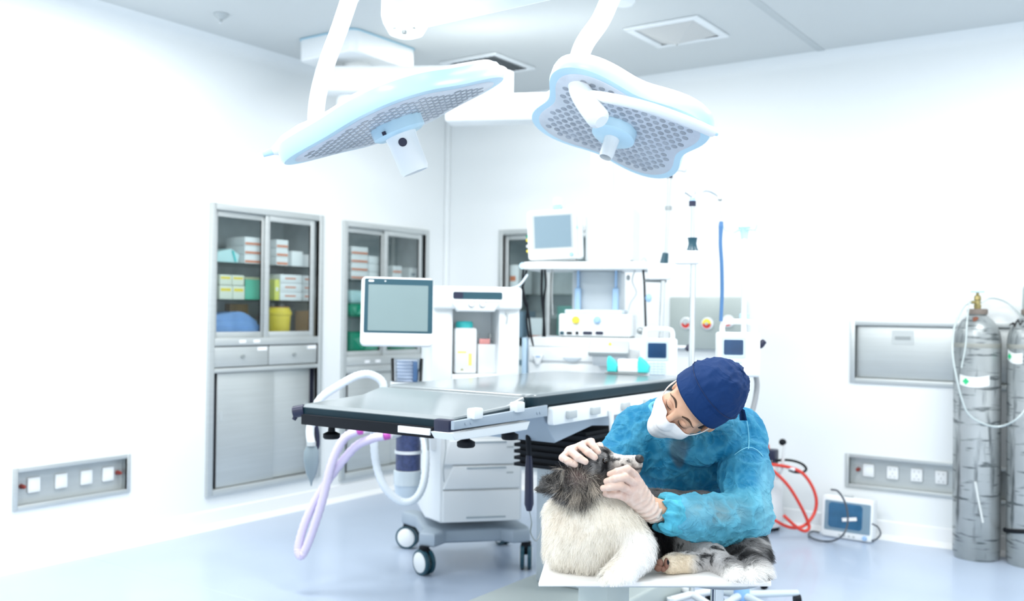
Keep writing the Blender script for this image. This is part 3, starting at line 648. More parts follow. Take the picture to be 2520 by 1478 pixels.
# breathing hoses
LAV = mat('lavender corrugated hose', (.66, .60, .80), .45, var=.04)
MAG = mat('magenta connector', (.58, .10, .50), .4)
def corr(pts, r, n=10, sub=10):
    pts = spline(pts, sub); return pts, [r*(1.06 if i % 2 else .94) for i in range(len(pts))]
t = thing('breathing_hose', 'looped lavender breathing hose hanging below the near end of the table', 'hose', P(742, 1368, 4.4))
b = MB(); pts, rs = corr([P(880, 1060, 4.32), P(846, 1080, 4.33), P(816, 1140, 4.35), P(795, 1225, 4.37), P(768, 1310, 4.39), P(748, 1358, 4.40), P(738, 1366, 4.40), P(735, 1340, 4.41), P(757, 1270, 4.41), P(800, 1192, 4.40), P(868, 1105, 4.37), P(912, 1080, 4.34), P(946, 1072, 4.32)], .0195); b.tube(pts, rs, 14); b.build('hose', LAV, t)
for px, py in ((882, 1059), (949, 1071)):
    b = MB(); b.cyl(P(px-6, py+1, 4.32), P(px+9, py-2, 4.33), .021, .021, 16); b.build('connector', MAG, t)
    b = MB(); b.tube(spline([P(px+8, py-2, 4.33), P(px+30, py-6, 4.42), P(min(px+70, 985), py-12, 4.58)], 5), .019, 14); b.build('elbow', WPLAST, t)
t = thing('corrugated_hose', 'white corrugated hose arching behind the table and looping below it', 'hose', P(1000, 1240, 4.45))
b = MB(); pts, rs = corr([P(770, 1040, 4.4), P(785, 985, 4.4), P(838, 946, 4.42), P(880, 924, 4.45), P(915, 922, 4.47), P(943, 945, 4.47), P(938, 1000, 4.47), P(922, 1060, 4.45), P(924, 1130, 4.44), P(945, 1195, 4.43), P(985, 1232, 4.43), P(1020, 1228, 4.43), P(1042, 1190, 4.45), P(1048, 1120, 4.50), P(1040, 1060, 4.55)], .018); b.tube(pts, rs, 14); b.build('hose', mat('white corrugated plastic', (.72, .79, .84), .4, var=.03), t)
t = thing('reservoir_bag', 'limp grey reservoir bag hanging under the left end of the table', 'bag', P(766, 1195, 4.4))
b = MB()
prof = [(1195, .003), (1185, .006), (1165, .024), (1135, .036), (1110, .034), (1096, .022), (1088, .017)]
vs, fs = [], []; n = 20
for py, r in prof:
    c = P(766, py, 4.4)
    for j in range(n):
        a = 2*PI*j/n; vs.append(c+CR*(r*math.cos(a))+CF*(r*.55*math.sin(a)*(1+.25*math.cos(3*a))))
for i in range(len(prof)-1):
    for j in range(n): fs.append((i*n+j, i*n+(j+1) % n, (i+1)*n+(j+1) % n, (i+1)*n+j))
fs.append(tuple(range(n))); fs.append(tuple((len(prof)-1)*n+j for j in range(n)))
b.raw(vs, fs); b.build('bag', mat('grey green rubber bag', (.20, .26, .29), .4, var=.12), t)
b = MB(); b.tube(spline([P(766, 1090, 4.4), P(763, 1070, 4.4), P(764, 1050, 4.4), P(770, 1038, 4.4)]), .019, 14); b.build('bag_neck', WPLAST, t)
b = MB(); b.cyl(P(766, 1096, 4.4), P(766, 1086, 4.4), .021, .021, 16); b.build('neck_ring', GREY, t)
b = MB(); b.tube(spline([P(777, 1046, 4.42), P(781, 1070, 4.43), P(781, 1095, 4.43), P(776, 1108, 4.42)]), .011, 12); b.build('black_lead', DKBLUE, t)
# ================================================================== ceiling pendant with its tower
th = math.radians(19.65); o_ = P(1430, 758, 5.3); MPn = mtx((o_.x, o_.y, 0), th)
def LP(px, py, y): q = onl(px, py, MPn, 1, y); return q.x, q.z
def lp(w): return MPn.inverted()@w
t = thing('medical_pendant', 'white jointed ceiling pendant carrying a tower with shelf and drawers', 'medical pendant', MPn)
b = MB(); b.prism(rrect(.41, .87, -1.95, -1.40, .05), Matrix.Translation((0, 0, HC)), -.135, 0, .012); b.build('ceiling_plate', WPLAST, t)
b = MB(); b.prism(rrect(.405, .875, -1.955, -1.395, .05), Matrix.Translation((0, 0, HC)), -.012, -.001, .002); b.build('plate_gasket', mat('blue gasket', (.35, .55, .66), .4), t)
J1 = V((.66, -1.70, 2.60)); J2 = P(1224, 205, 5.40)
b = MB(); b.lathe([(.0, -.22), (.125, -.22), (.13, -.19), (.12, -.05), (.10, 0.02), (.085, .17), (0, .17)], J1, n=30); b.build('upper_joint', WPLAST, t)
def beam(name, A, B, w, h, r=.04):
    d = (B-A); L_ = d.length; d.normalize(); z = V((0, 0, 1)); y = z.cross(d).normalized(); z = d.cross(y)
    b = MB(); b.prism(rrect(0, L_, -w/2, w/2, min(r, w/2-.001)), axes(d, y, z, A), -h/2, h/2, .02); return b.build(name, WPLAST, t)
A0 = J1+V((0, 0, -.07)); dr_ = (J2-A0); dr_.normalize()
beam('upper_arm', P(786, 200, 5.75), J2+dr_*.06, .17, .15)
b = MB(); b.lathe([(0, -.20), (.085, -.20), (.09, -.18), (.09, .06), (0, .06)], J2, n=28); b.build('elbow_joint', WPLAST, t)
beam('lower_arm', P(1100, 273, 5.44), P(1560, 262, 5.28), .17, .15)
cT = P(1483, 300, 5.32); cB = P(1483, 520, 5.32)
b = MB(); b.cyl(cT, V((cT.x, cT.y, cB.z-.3)), .063, .063, 28); b.lathe([(0, -.06), (.09, -.06), (.09, .06), (0, .06)], cT+V((0, 0, -.03)), n=24); b.build('column', WPLAST, t)
x0, z0 = LP(1438, 650, -.12); x1, z1 = LP(1556, 500, -.12)
b = MB(False); b.bb(x0, x1, -.12, .22, z0, z1, .03, 3); b.build('head_housing', WPLAST, t)
q0 = LP(1510, 625, -.122); q1 = LP(1526, 525, -.122); b = MB(False); b.bb(q0[0], q1[0], -.126, -.119, q0[1], q1[1], .003); b.build('housing_strip', mat('very pale blue strip', (.66, .79, .84), .4), t)
x0, z0 = LP(1284, 662, -.22); x1, z1 = LP(1592, 643, -.22)
b = MB(False); b.prism(rrect(x0, x1, -.22, .20, .04), Matrix.Identity(4), z0, z1, .008); b.build('shelf', WPLAST, t)
b = MB(False); b.tube([(x0-.004, -.19, (z0+z1)/2), (x0-.004, .16, (z0+z1)/2)], .018, 12); b.build('shelf_bumper', PALE, t)
x0, _ = LP(1408, 700, -.02); x1, _ = LP(1528, 700, -.02); zb_ = LP(1460, 832, -.1)[1]
b = MB(False); b.bb(x0, x1, -.02, .14, zb_, z0-.001, .008); b.build('tower_panel', mat('pale grey blue panel', (.52, .58, .62), .35, var=.02), t)
for px in (1422, 1515):
    q = LP(px, 708, -.045); qb = LP(px, 768, -.045); b = MB(False); b.bb(q[0]-.016, q[0]+.016, -.055, -.021, zb_, q[1], .006); b.build('blue_rail', mat('light blue rail', (.35, .55, .78), .35), t)
    b = MB(False); b.bb(q[0]-.006, q[0]+.006, -.045, -.021, q[1], z0, .002); b.build('thin_rail', LBLUE, t)
x0, z0 = LP(1297, 960, -.20); x1, z1 = LP(1600, 834, -.20)
b = MB(False); b.prism(rrect(x0, x1, -.20, .20, .012), Matrix.Identity(4), z0-.16, z1, .006); b.build('drawer_cabinet', WPLAST, t)
for za, zb, pull in ((z0-.14, z1-.14, 1), (z1-.125, z1-.052, 0)):
    b = MB(False); b.prism(rrect(x0+.012, x1-.012, za, zb, .006), XZ, .201, .214, .004); dd = b.build('drawer', WPLAST, t)
    if pull:
        q = LP(1408, 885, -.215); b = MB(False); b.prism([(q[0]-.05, q[1]+.012), (q[0]+.05, q[1]+.012), (q[0]+.03, q[1]-.006), (q[0], q[1]-.012), (q[0]-.03, q[1]-.006)], XZ, .2145, .222, .002); b.build('drawer_pull', mat('pale grey pull', (.50, .57, .62), .4), dd)
b = MB(False); b.bb(x0+.01, x1-.2, -.2012, -.19, z1-.052, z1-.046); b.build('drawer_gap', GREY, t, smooth=False)
b = MB(False); b.bb(x0-.03, x0-.004, -.21, .20, z0-.16, z1-.004, .006); b.build('side_rail', mat('pale blue plastic', (.52, .70, .86), .4), t)
# gas probe with its little bracket hanging on the drawer front
qa = LP(1322, 873, -.225)
b = MB(False); b.prism([(qa[0]-.02, qa[1]), (qa[0]+.035, qa[1]), (qa[0]+.012, qa[1]-.05), (qa[0]-.004, qa[1]-.05)], XZ, .216, .24, .003); b.build('probe_holder', WPLAST, t)
b = MB(False); b.bb(qa[0]-.004, qa[0]+.02, -.242, -.238, qa[1]-.012, qa[1]-.004); b.build('holder_mark', LBLUE, t)
# black leads hanging from the shelf
for k, (pts, r) in enumerate((([(1288, 662), (1286, 700), (1292, 735), (1298, 752), (1296, 790), (1302, 830)], .006), ([(1296, 664), (1290, 690), (1284, 720), (1292, 745), (1300, 768), (1308, 830), (1320, 876)], .006),
        ([(1334, 663), (1333, 720), (1338, 780), (1337, 828)], .007), ([(1341, 663), (1343, 700), (1338, 750), (1341, 828)], .006), ([(1360, 663), (1358, 720), (1360, 776)], .005))):
    b = MB(); b.tube(spline([P(px, py, 5.16+.005*k) for px, py in pts]), r, 8); b.build('hanging_lead', BLACK if k != 4 else STEELD, t)
b = MB(); b.tube(spline([P(1298, 676, 5.15), P(1280, 700, 5.1), P(1262, 708, 5.05), P(1245, 714, 4.95)]), .006, 8); b.build('grey_lead', BLUEWHITE, t)
# infusion pole carried by the pendant's side arm
pt5 = 5.05
b = MB(); b.box(P(1622, 668, pt5), (.12, .07, .085), .012, MPn); b.build('pole_bracket', WPLAST, t)
b = MB(); b.tube([P(1560, 650, 5.2), P(1600, 662, 5.1), P(1615, 668, pt5)], .022, 12); b.build('pole_arm', WPLAST, t)
b = MB(); b.tube([P(1632, 690, pt5), P(1622, 925, pt5)], .0125, 14); b.tube([P(1638, 640, pt5), P(1648, 432, pt5)], .0095, 14); b.build('infusion_pole', CHROME, t)
b = MB(); b.tube([P(1634, 648, pt5), P(1638, 622, pt5)], [.022, .016], 14); b.build('pole_grip', TEAL, t)
b = MB(); b.tube([P(1645, 517, pt5), P(1645, 507, pt5)], .018, 14); b.build('pole_ring', STEELD, t)
b = MB(); b.tube([P(1647, 438, pt5), P(1649, 420, pt5)], .017, 14); b.build('pole_cap', DKBLUE, t)
for (dx, dy) in ((-40, -2), (38, -4), (-10, -14)):
    b = MB(); b.tube(spline([P(1648, 424, pt5), P(1648+dx*.6, 424+dy, pt5), P(1648+dx, 426+dy, pt5), P(1648+dx*1.1, 418+dy, pt5)]), .003, 6); b.build('bag_hook', CHROME, t)
b = MB(); b.tube([P(1586, 690, 5.1), P(1640, 692, 5.05)], .008, 8); b.build('bracket_lever', STEELD, t)
b = MB(); b.tube([P(1582, 655, 5.1), P(1586, 700, 5.1), P(1589, 803, 5.1)], .006, 8); b.build('straight_lead', BLACK, t)
for px, py, m_, r in ((1555, 648, STEELD, .012), (1546, 683, STEELD, .010), (1584, 645, GREY, .018), (1568, 650, GREY, .011)):
    b = MB(); b.ell(P(px, py, 5.12), (r, r, r*1.5)); b.build('cable_clip', m_, t)
b = MB(); b.tube(spline([P(1566, 655, 5.12), P(1556, 690, 5.11), P(1566, 720, 5.11), P(1552, 745, 5.12), P(1545, 770, 5.12)]), .003, 6); b.build('thin_lead', GREY, t)
b = MB(); b.ell(P(1596, 733, 5.08), (.018, .012, .022)); b.build('blue_cuff_bulb', LBLUE, t)

# patient monitor on the pendant shelf
TLp, TRp, BLp = P(1306, 519, 5.17), P(1436, 511, 5.10), P(1300, 641, 5.17)
X = TRp-TLp; wd = X.length; X.normalize(); Zv = TLp-BLp; Zv = Zv-X*Zv.dot(X); ht = Zv.length; Zv.normalize(); Y = Zv.cross(X)
MM = axes(X, Y, Zv, BLp); zsh = LP(1400, 643, -.22)[1]
t = thing('patient_monitor', 'white patient monitor with blank blue grey screen on the pendant shelf', 'monitor', MM)
b = MB(False); b.prism(rrect(0, wd, 0, ht, .02), XZ, -.10, 0, .008); b.build('housing', WPLAST, t)
b = MB(False); b.prism(rrect(.025, wd-.035, ht*.21, ht*.92, .008), XZ, .0002, .0015); b.build('bezel', GREY, t)
b = MB(False); b.prism(rrect(.040, wd-.048, ht*.24, ht*.88, .003), XZ, .0015, .0022); b.build('screen', SCREENB, t)
b = MB(False); b.prism(rrect(wd-.022, wd-.008, ht*.05, ht*.86, .006), XZ, .0005, .004); b.build('key_strip', PALE, t)
b = MB(False); b.cyl((wd-.015, -.004, ht*.62), (wd-.015, -.009, ht*.62), .007, .007, 14); b.lathe([(0, 0), (.012, 0), (.010, .014), (0, .015)], (wd-.05, -.0005, ht*.09), (0, -1, 0), 18); b.build('selector_knob', LBLUE, t)
b = MB(False); b.box((wd*.56, .05, ht+.012), (.045, .04, .03), .008); b.build('alarm_base', LBLUE, t)
b = MB(False); b.box((wd*.56, .05, ht+.047), (.04, .035, .042), .01); b.build('alarm_lamp', WPLAST, t)
for k, (dz, m_) in enumerate(((.50, GREEN), (.42, YEL), (.30, WPLAST), (.2, YEL))):
    b = MB(False); b.cyl((.002, .04, ht*dz), (-.016, .035, ht*dz), .008, .007, 12); b.build('lead_plug', m_, t)
b = MB(False); b.bb(.03, wd-.03, .01, .09, -.012, .0, .004); b.build('foot_plate', STEELD, t)

# electrosurgical unit on the drawer cabinet
xa, za = LP(1374, 830, -.19); xb, zb = LP(1552, 773, -.19)
t = thing('electrosurgical_unit', 'white electrosurgical unit with a yellow and a blue knob', 'medical device', MPn@Matrix.Translation(((xa+xb)/2, 0, z1)))
w_ = (xb-xa)/2; h_ = max(zb-z1, .1)
b = MB(False); b.bb(-w_, w_, -.19, .06, .008, h_, .012); hs = b.build('housing', WPLAST, t)
b = MB(False); b.bb(-w_+.01, w_-.01, -.18, .05, 0, .008); b.build('feet_strip', STEELD, t)
b = MB(False); b.bb(-w_*.85, w_*.75, -.17, .05, h_, h_+.022, .006); b.build('top_cover', BLUEWHITE, t)
def LE(px, py): q = onl(px, py, ROOT[t.name], 1, -.19); return q.x, q.z
for px, m_ in ((1417, YEL), (1470, LBLUE)):
    q = LE(px, 787); b = MB(False); b.lathe([(0, 0), (.021, 0), (.018, .02), (.014, .024), (0, .025)], (q[0], -.19, q[1]), (0, -1, 0), 24); b.build('control_knob', m_, t)
for px, w2, h2, m_ in ((1383, .022, .018, TEAL), (1401, .030, .013, BLACK), (1420, .016, .018, BLACK), (1446, .050, .016, DKBLUE), (1475, .042, .016, DKBLUE)):
    q = LE(px, 819); b = MB(False); b.prism(rrect(q[0]-w2/2, q[0]+w2/2, q[1]-h2/2, q[1]+h2/2, h2*.45), XZ, .188, .193); b.build('socket', m_, t)
# grey control pad leaning on the cabinet edge
t = thing('control_pad', 'slanted light grey control pad with a white screen in front of the electrosurgical unit', 'keyboard')
TLq, TRq, BLq = P(1456, 836, 5.02), P(1555, 838, 4.98), P(1446, 866, 4.95)
X = TRq-TLq; wd = X.length; X.normalize(); Zv = TLq-BLq; Zv = Zv-X*Zv.dot(X); ht = Zv.length; Zv.normalize(); Y = Zv.cross(X)
MK = axes(X, Y, Zv, BLq); t.matrix_world = MK; ROOT[t.name] = MK
b = MB(False); b.prism(rrect(0, wd, 0, ht, .012), XZ, -.03, 0, .004); b.build('pad_body', GREY, t)
b = MB(False); b.prism(rrect(.015, wd*.46, .008, ht-.008, .006), XZ, .0003, .0018); b.build('pad_display', WPLAST, t)
b = MB(False); b.cyl((wd*.53, 0, ht*.66), (wd*.53, -.006, ht*.66), .008, .007, 14); b.build('yellow_button', YEL, t)
b = MB(False); b.bb(.02, wd-.02, .0305, .10, ht*.05, ht*.55, .004); b.build('pad_bracket', WPLAST, t)

# infusion pumps
PUMPW = WPLAST
def pump(label, px0, px1, py0, py1, tt, scr, keys, knob, group='infusion pumps on the poles'):
    A, B, Cc = P(px0, py0, tt), P(px1, py0+2, tt-.02), P(px0+8, py1, tt)
    X = B-A; w = X.length; X.z *= .3; X.normalize(); Z_ = V((0, 0, 1)); Y_ = Z_.cross(X).normalized(); h = (A-Cc).z
    M = axes(X, Y_, Z_, V((A.x, A.y, Cc.z))); t = thing('infusion_pump', label, 'medical device', M, group)
    q = lambda px, py: onl(px, py, M, 1, 0.)
    b = MB(False); b.bb(0, w, 0, .13, 0, h*.80, .012, 3); b.build('pump_body', PUMPW, t)
    b = MB(False); b.tube(spline([(w*.12, .05, h*.78), (w*.13, .05, h*.93), (w*.25, .05, h*.99), (w*.75, .05, h*.99), (w*.87, .05, h*.93), (w*.88, .05, h*.78)], 6), .012, 12); b.build('carry_handle', PUMPW, t)
    a, c = q(scr[0], scr[3]), q(scr[2], scr[1])
    b = MB(False); b.prism(rrect(a.x-.012, c.x+.012, a.z-.012, c.z+.012, .008), XZ, .0002, .003); b.build('screen_bezel', mat('pale blue bezel', (.55, .68, .74), .4), t)
    b = MB(False); b.prism(rrect(a.x, c.x, a.z, c.z, .006), XZ, .003, .0042); b.build('screen', mat('dark blue screen', (.012, .05, .13), .15, var=.5, scale=14), t)
    a, c = q(keys[0], keys[3]), q(keys[2], keys[1])
    b = MB(False); b.prism(rrect(a.x, c.x, a.z, c.z, .006), XZ, .0002, .0022); kp = b.build('keypad', mat('pale blue keypad', (.55, .67, .73), .45), t)
    b = MB(False)
    for i in range(4):
        for j in range(5): b.box((lerp(a.x, c.x, (i+.5)/4), -.0026, lerp(a.z, c.z, (j+.5)/5)), ((c.x-a.x)*.19, .002, (c.z-a.z)*.15), .0008)
    b.build('key_grid', mat('paler keys', (.62, .74, .79), .45), kp)
    if knob:
        k_ = q(*knob[:2]); b = MB(False); b.lathe([(0, -.02), (.012, -.02), (.016, -.008), (.012, .016), (0, .018)], (k_.x, .05, k_.z), (.7, .2, .7), 18); b.build('clamp_knob', DKBLUE if knob[2] else STEELD, t)
        b = MB(False); xe = w if k_.x > w/2 else 0; b.tube([(xe, .05, k_.z), (k_.x, .05, k_.z)], .009, 10); b.build('clamp_arm', PUMPW, t)
    return t
pump('white infusion pump with keypad left of the navy cap', 1576, 1668, 808, 928, 4.86, (1594, 844, 1640, 880), (1598, 890, 1638, 922), (1697, 855, 1))
pump('white infusion pump on the drip stand, directly above the navy cap', 1768, 1872, 790, 926, 4.22, (1781, 836, 1829, 872), (1787, 886, 1826, 920), (1879, 846, 1))
b = MB(); b.ell(P(1576, 814, 4.95), (.02, .016, .018)); b.ell(P(1585, 821, 4.95), (.014, .012, .012)); one('tube_clamp', 'grey tube clamp hanging left of the left infusion pump handle', 'clamp', b, STEELD)
# floor stands
t = thing('infusion_stand', 'tall infusion stand with a black grip, between the two pumps', 'stand', onz(1705, 1470, 0))
bt = 4.25
b = MB(); b.tube([P(1706, 650, bt), P(1700, 1000, bt), onz(1703, 1462, .06)], .013, 14); b.build('pole', CHROME, t)
b = MB(); b.tube([P(1704, 600, bt), P(1704, 498, bt)], .0085, 14); b.build('upper_pole', CHROME, t)
b = MB(); b.lathe([(.026, 0), (.021, .012), (.017, .03), (.020, .05), (.022, .056), (0, .057)], P(1704, 616, bt), n=20); b.build('height_grip', TEAL, t)
b = MB(); b.lathe([(0, 0), (.015, 0), (.015, .022), (0, .026)], P(1704, 507, bt), n=18); b.build('pole_cap', DKBLUE, t)
b = MB(); b.lathe([(0, 0), (.013, 0), (.011, .014), (0, .016)], P(1704, 494, bt), n=18); b.build('cap_top', LBLUE, t)
b = MB(); b.box(P(1690, 633, bt), (.11, .055, .06), .012, MPn); b.build('stand_bracket', WPLAST, t)
for pts in ([(1704, 486), (1735, 470), (1760, 478), (1772, 490)], [(1704, 486), (1685, 474), (1680, 482)], [(1704, 486), (1708, 472), (1712, 478)]):
    b = MB(); b.tube(spline([P(x, y, bt) for x, y in pts]), .0028, 8); b.build('bag_hook', CHROME, t)
b = MB(); b.ell(P(1772, 491, bt), (.010, .008, .006)); b.build('hook_tip', STEELD, t)
bz = onz(1703, 1462, .06)
for k, (px, py) in enumerate(((1650, 1476), (1664, 1440), (1768, 1452), (1752, 1492))):
    e_ = onz(px, py, .075); b = MB(); b.tube([bz, e_], .016, 12); lg = b.build('leg', WPLAST, t)
    b = MB(); b.lathe([(0, -.016), (.026, -.016), (.028, 0), (.026, .016), (0, .016)], V((e_.x, e_.y, .029)), (CR+CF*.3), 18); b.build('castor', BLACK, lg)
    b = MB(); b.cyl(V((e_.x, e_.y, .05)), e_+V((0, 0, .01)), .012, .016, 12); b.build('castor_stem', WPLAST, lg)
t = thing('drip_stand', 'drip stand with pale blue head and five legs around a blue hub', 'stand', onz(1825, 1462, 0))
hb = onz(1825, 1462, .08)
b = MB(); b.tube([hb, V((hb.x, hb.y, 0.9)), P(1832, 578, 4.31)], .012, 14); b.build('pole', mat('white pole', (.70, .74, .76), .3, .2), t)
b = MB(); b.lathe([(0, -.045), (.03, -.045), (.034, -.03), (.034, .03), (.024, .055), (0, .055)], hb, n=26); b.build('hub', mat('sky blue plastic hub', (.25, .48, .85), .35), t)
b = MB(); b.lathe([(.014, 0), (.016, .02), (.020, .04), (.028, .052), (.018, .062), (0, .064)], P(1832, 588, 4.31), n=20); b.build('head', mat('ice blue plastic', (.45, .68, .92), .3), t)
b = MB(); b.lathe([(.013, 0), (.022, .004), (.022, .035), (.013, .04)], P(1832, 792, 4.3), n=20); b.build('collar', mat('ice blue plastic', (.45, .68, .92), .3), t)
for a in (.3, 1.9, 3.4, 5.0):
    d = CR*math.cos(a)+CF*math.sin(a); h_ = P(1832, 568, 4.31)
    b = MB(); b.tube(spline([h_, h_+d*.04+V((0, 0, .006)), h_+d*.09, h_+d*.105+V((0, 0, .02))]), .0028, 8); b.build('bag_hook', mat('ice blue hook', (.55, .74, .92), .3), t)
for k, (px, py) in enumerate(((1962, 1458), (1905, 1500), (1760, 1500), (1745, 1452), (1880, 1418))):
    e_ = onz(px, py, .06); b = MB(); b.tube([hb+V((0, 0, .0)), e_], [.018, .014], 12); lg = b.build('leg', mat('pale grey leg', (.60, .68, .72), .3, .2), t)
    b = MB(); b.lathe([(0, -.014), (.024, -.014), (.027, 0), (.024, .014), (0, .014)], V((e_.x, e_.y, .028)), CR, 18); b.build('castor', BLACK, lg)
t = thing('blue_hose', 'thick blue hose hanging from the stand hook above the right pump', 'hose', P(1775, 790, bt))
b = MB(); b.tube(spline([P(1773, 494, bt), P(1775, 545, bt)], 3), .002, 6); b.build('cord', CHROME, t)
b = MB(); pts = spline([P(1775, 545, bt), P(1774, 562, bt), P(1773, 600, bt), P(1776, 650, bt), P(1777, 720, bt), P(1774, 790, bt-.01)]); n_ = len(pts); b.tube(pts, [.008+.0025*max(0, 1-abs(i-6)/7) for i in range(n_)], 12); b.build('hose', mat('steel blue hose', (.06, .17, .36), .4), t)
t = thing('drain_tube', 'curved grey tube hanging below the right infusion pump behind the cap', 'tube', P(1850, 1000, 4.25))
b = MB(); b.tube(spline([P(1858, 915, 4.26), P(1863, 945, 4.26), P(1858, 985, 4.26), P(1845, 1030, 4.26), P(1822, 1080, 4.27)]), .012, 12); b.build('tube_body', mat('grey rubber tube', (.33, .34, .35), .4), t)
b = MB(); b.cyl(P(1858, 922, 4.26), P(1858, 908, 4.26), .016, .016, 14); b.build('tube_end', GREY, t)
# ================================================================== gas cylinders
def scratch_mat():
    m = bpy.data.materials.new('scratched silver paint'); m.use_nodes = True; nt = m.node_tree; N = nt.nodes; L = nt.links; b = N['Principled BSDF']
    tc = N.new('ShaderNodeTexCoord')
    def layer(scale, sc3, lo, hi, det=4):
        mp = N.new('ShaderNodeMapping'); mp.inputs['Scale'].default_value = sc3; L.new(tc.outputs['Object'], mp.inputs['Vector'])
        nz = N.new('ShaderNodeTexNoise'); nz.inputs['Scale'].default_value = scale; nz.inputs['Detail'].default_value = det; L.new(mp.outputs['Vector'], nz.inputs['Vector'])
        cr = N.new('ShaderNodeMapRange'); cr.inputs['From Min'].default_value = lo; cr.inputs['From Max'].default_value = hi; L.new(nz.outputs['Fac'], cr.inputs['Value']); return cr.outputs['Result']
    a = layer(7, (1, 1, 7), .56, .66); c = layer(9, (2.2, 2.2, .35), .57, .70); g = layer(3, (1, 1, .6), .35, .75)
    mx = N.new('ShaderNodeMix'); mx.data_type = 'RGBA'; mx.inputs['A'].default_value = (.47, .50, .505, 1); mx.inputs['B'].default_value = (.22, .25, .255, 1); L.new(g, mx.inputs['Factor'])
    ad = N.new('ShaderNodeMath'); ad.operation = 'MAXIMUM'; L.new(a, ad.inputs[0]); L.new(c, ad.inputs[1])
    sc = N.new('ShaderNodeMath'); sc.operation = 'MULTIPLY'; sc.inputs[1].default_value = .75; L.new(ad.outputs[0], sc.inputs[0])
    m2 = N.new('ShaderNodeMix'); m2.data_type = 'RGBA'; L.new(mx.outputs['Result'], m2.inputs['A']); m2.inputs['B'].default_value = (.025, .04, .045, 1); L.new(sc.outputs[0], m2.inputs['Factor'])
    L.new(m2.outputs['Result'], b.inputs['Base Color']); b.inputs['Metallic'].default_value = .45; b.inputs['Roughness'].default_value = .34
    return m
CYLM = scratch_mat(); RUST = mat('rust', (.20, .07, .04), .8, var=.3); COLLAR = mat('rusty collar', (.26, .22, .19), .6, .4, var=.35, scale=30)
VALVE = BRASS; STICK = mat('white sticker', (.80, .84, .83), .6); DIA = mat('green diamond print', (.03, .55, .22), .6); INK = mat('black paint', (.012, .012, .014), .7)
def cylinder(name_label, c, R_, zs, stain):
    t = thing('gas_cylinder', name_label, 'gas cylinder', mtx((c.x, c.y, 0)), 'steel gas cylinders by the back wall')
    h = zs
    b = MB(False); prof = [(0, .012), (R_*.80, .012), (R_*.84, 0), (R_*.93, 0), (R_, .03), (R_, h)]
    for k in range(1, 9): a = PI/2*k/9; prof.append((R_*math.cos(a)*(1)+.0*k if R_*math.cos(a) > .046 else .046, h+.155*math.sin(a)))
    b.lathe(prof+[(.044, h+.158), (0, h+.158)], n=44); b.build('tank', CYLM, t)
    b = MB(False); b.lathe([(R_*1.002, h-.03), (R_*1.006, h-.028), (R_*1.006, h-.008), (R_*1.002, h-.006)], n=44); b.build('weld_band', mat('dull band', (.33, .34, .31), .5, .3, var=.2), t)
    b = MB(False); b.lathe([(.0, h+.150), (.05, h+.150), (.052, h+.156), (.052, h+.176), (.046, h+.18), (0, h+.18)], n=28); b.build('neck_ring', COLLAR, t)
    return t
def sticker(t, R_, a0, a1, z0, z1, tilt=0.):
    def pt(a, z): return V((R_*1.004*math.cos(a), R_*1.004*math.sin(a), z))
    b = MB(False); n = 12; vs = []
    for i in range(n+1):
        a = lerp(a0, a1, i/n); dz = tilt*(i/n-.5); vs += [pt(a, z0+dz-.012*math.sin(PI*i/n)), pt(a, z1+dz-.012*math.sin(PI*i/n))]
    b.raw(vs, [(2*i, 2*i+2, 2*i+3, 2*i+1) for i in range(n)]); s_ = b.build('sticker', STICK, t, clean=False)
    R2 = R_*1.025; ac, zc = lerp(a0, a1, .24), lerp(z0, z1, .45)-.006-tilt*.25; r = (z1-z0)*.33
    f = lambda a, z: V((R2*math.cos(a), R2*math.sin(a), z))
    b = MB(False); b.raw([f(ac-r/R_, zc), f(ac, zc-r), f(ac+r/R_, zc), f(ac, zc+r)], [(0, 1, 2, 3)]); b.build('green_diamond', DIA, s_, smooth=False)
def cv(t, px, py, R_):                                    # the place on a cylinder's surface seen at a pixel
    M = ROOT[t.name]; o = M.inverted()@CAM_O; d = M.to_3x3().inverted()@ray(px, py)
    A = d.x**2+d.y**2; B = 2*(o.x*d.x+o.y*d.y); C_ = o.x**2+o.y**2-R_*R_; s = (-B-math.sqrt(max(B*B-4*A*C_, 0)))/(2*A); q = o+d*s; return math.atan2(q.y, q.x), q.z
R_ = .118; HCY = 1.165
c1 = onz(2389, 1380, 0); c1 = V((c1.x+.008, c1.y+.11, 0)); c2 = onz(2531, 1394, 0); c2 = V((c2.x+.004, min(c2.y+.11, -.15), 0)); c1.y = min(c1.y, -.15)
tA = cylinder('scratched silver gas cylinder with brass valve, the left one of the pair', c1, R_, HCY, 1)
tB = cylinder('silver gas cylinder with grey cap and black strap, cut by the frame edge', c2, R_, HCY, 0)
a0, z0 = cv(tA, 2362, 945, R_); a1, z1 = cv(tA, 2435, 925, R_)
sticker(tA, R_, a0, a1, z0, z0+.055, .0)
a0, z0 = cv(tB, 2480, 880, R_); sticker(tB, R_, a0, a0+.9, z0-.015, z0+.04, -.02)
h = HCY
b = MB(False); b.lathe([(0, h+.18), (.017, h+.18), (.02, h+.20), (.015, h+.205), (.015, h+.225), (.019, h+.23), (.017, h+.25), (.008, h+.255), (.008, h+.27), (0, h+.27)], n=20); v_ = b.build('valve', VALVE, tA)
b = MB(False); b.tube([(0, 0, h+.215), V((-.82, -.57, 0))*.035+V((0, 0, h+.215))], .009, 12); b.build('valve_outlet', VALVE, v_)
b = MB(False); b.lathe([(0, h+.268), (.034, h+.268), (.037, h+.273), (.034, h+.278), (0, h+.278)], n=22); b.build('handwheel', PALE, v_)
vdir = (CAM_O-V((c1.x, c1.y, 0))); az0 = math.atan2(vdir.y, vdir.x)
b = MB(False); n = 14; vs = []
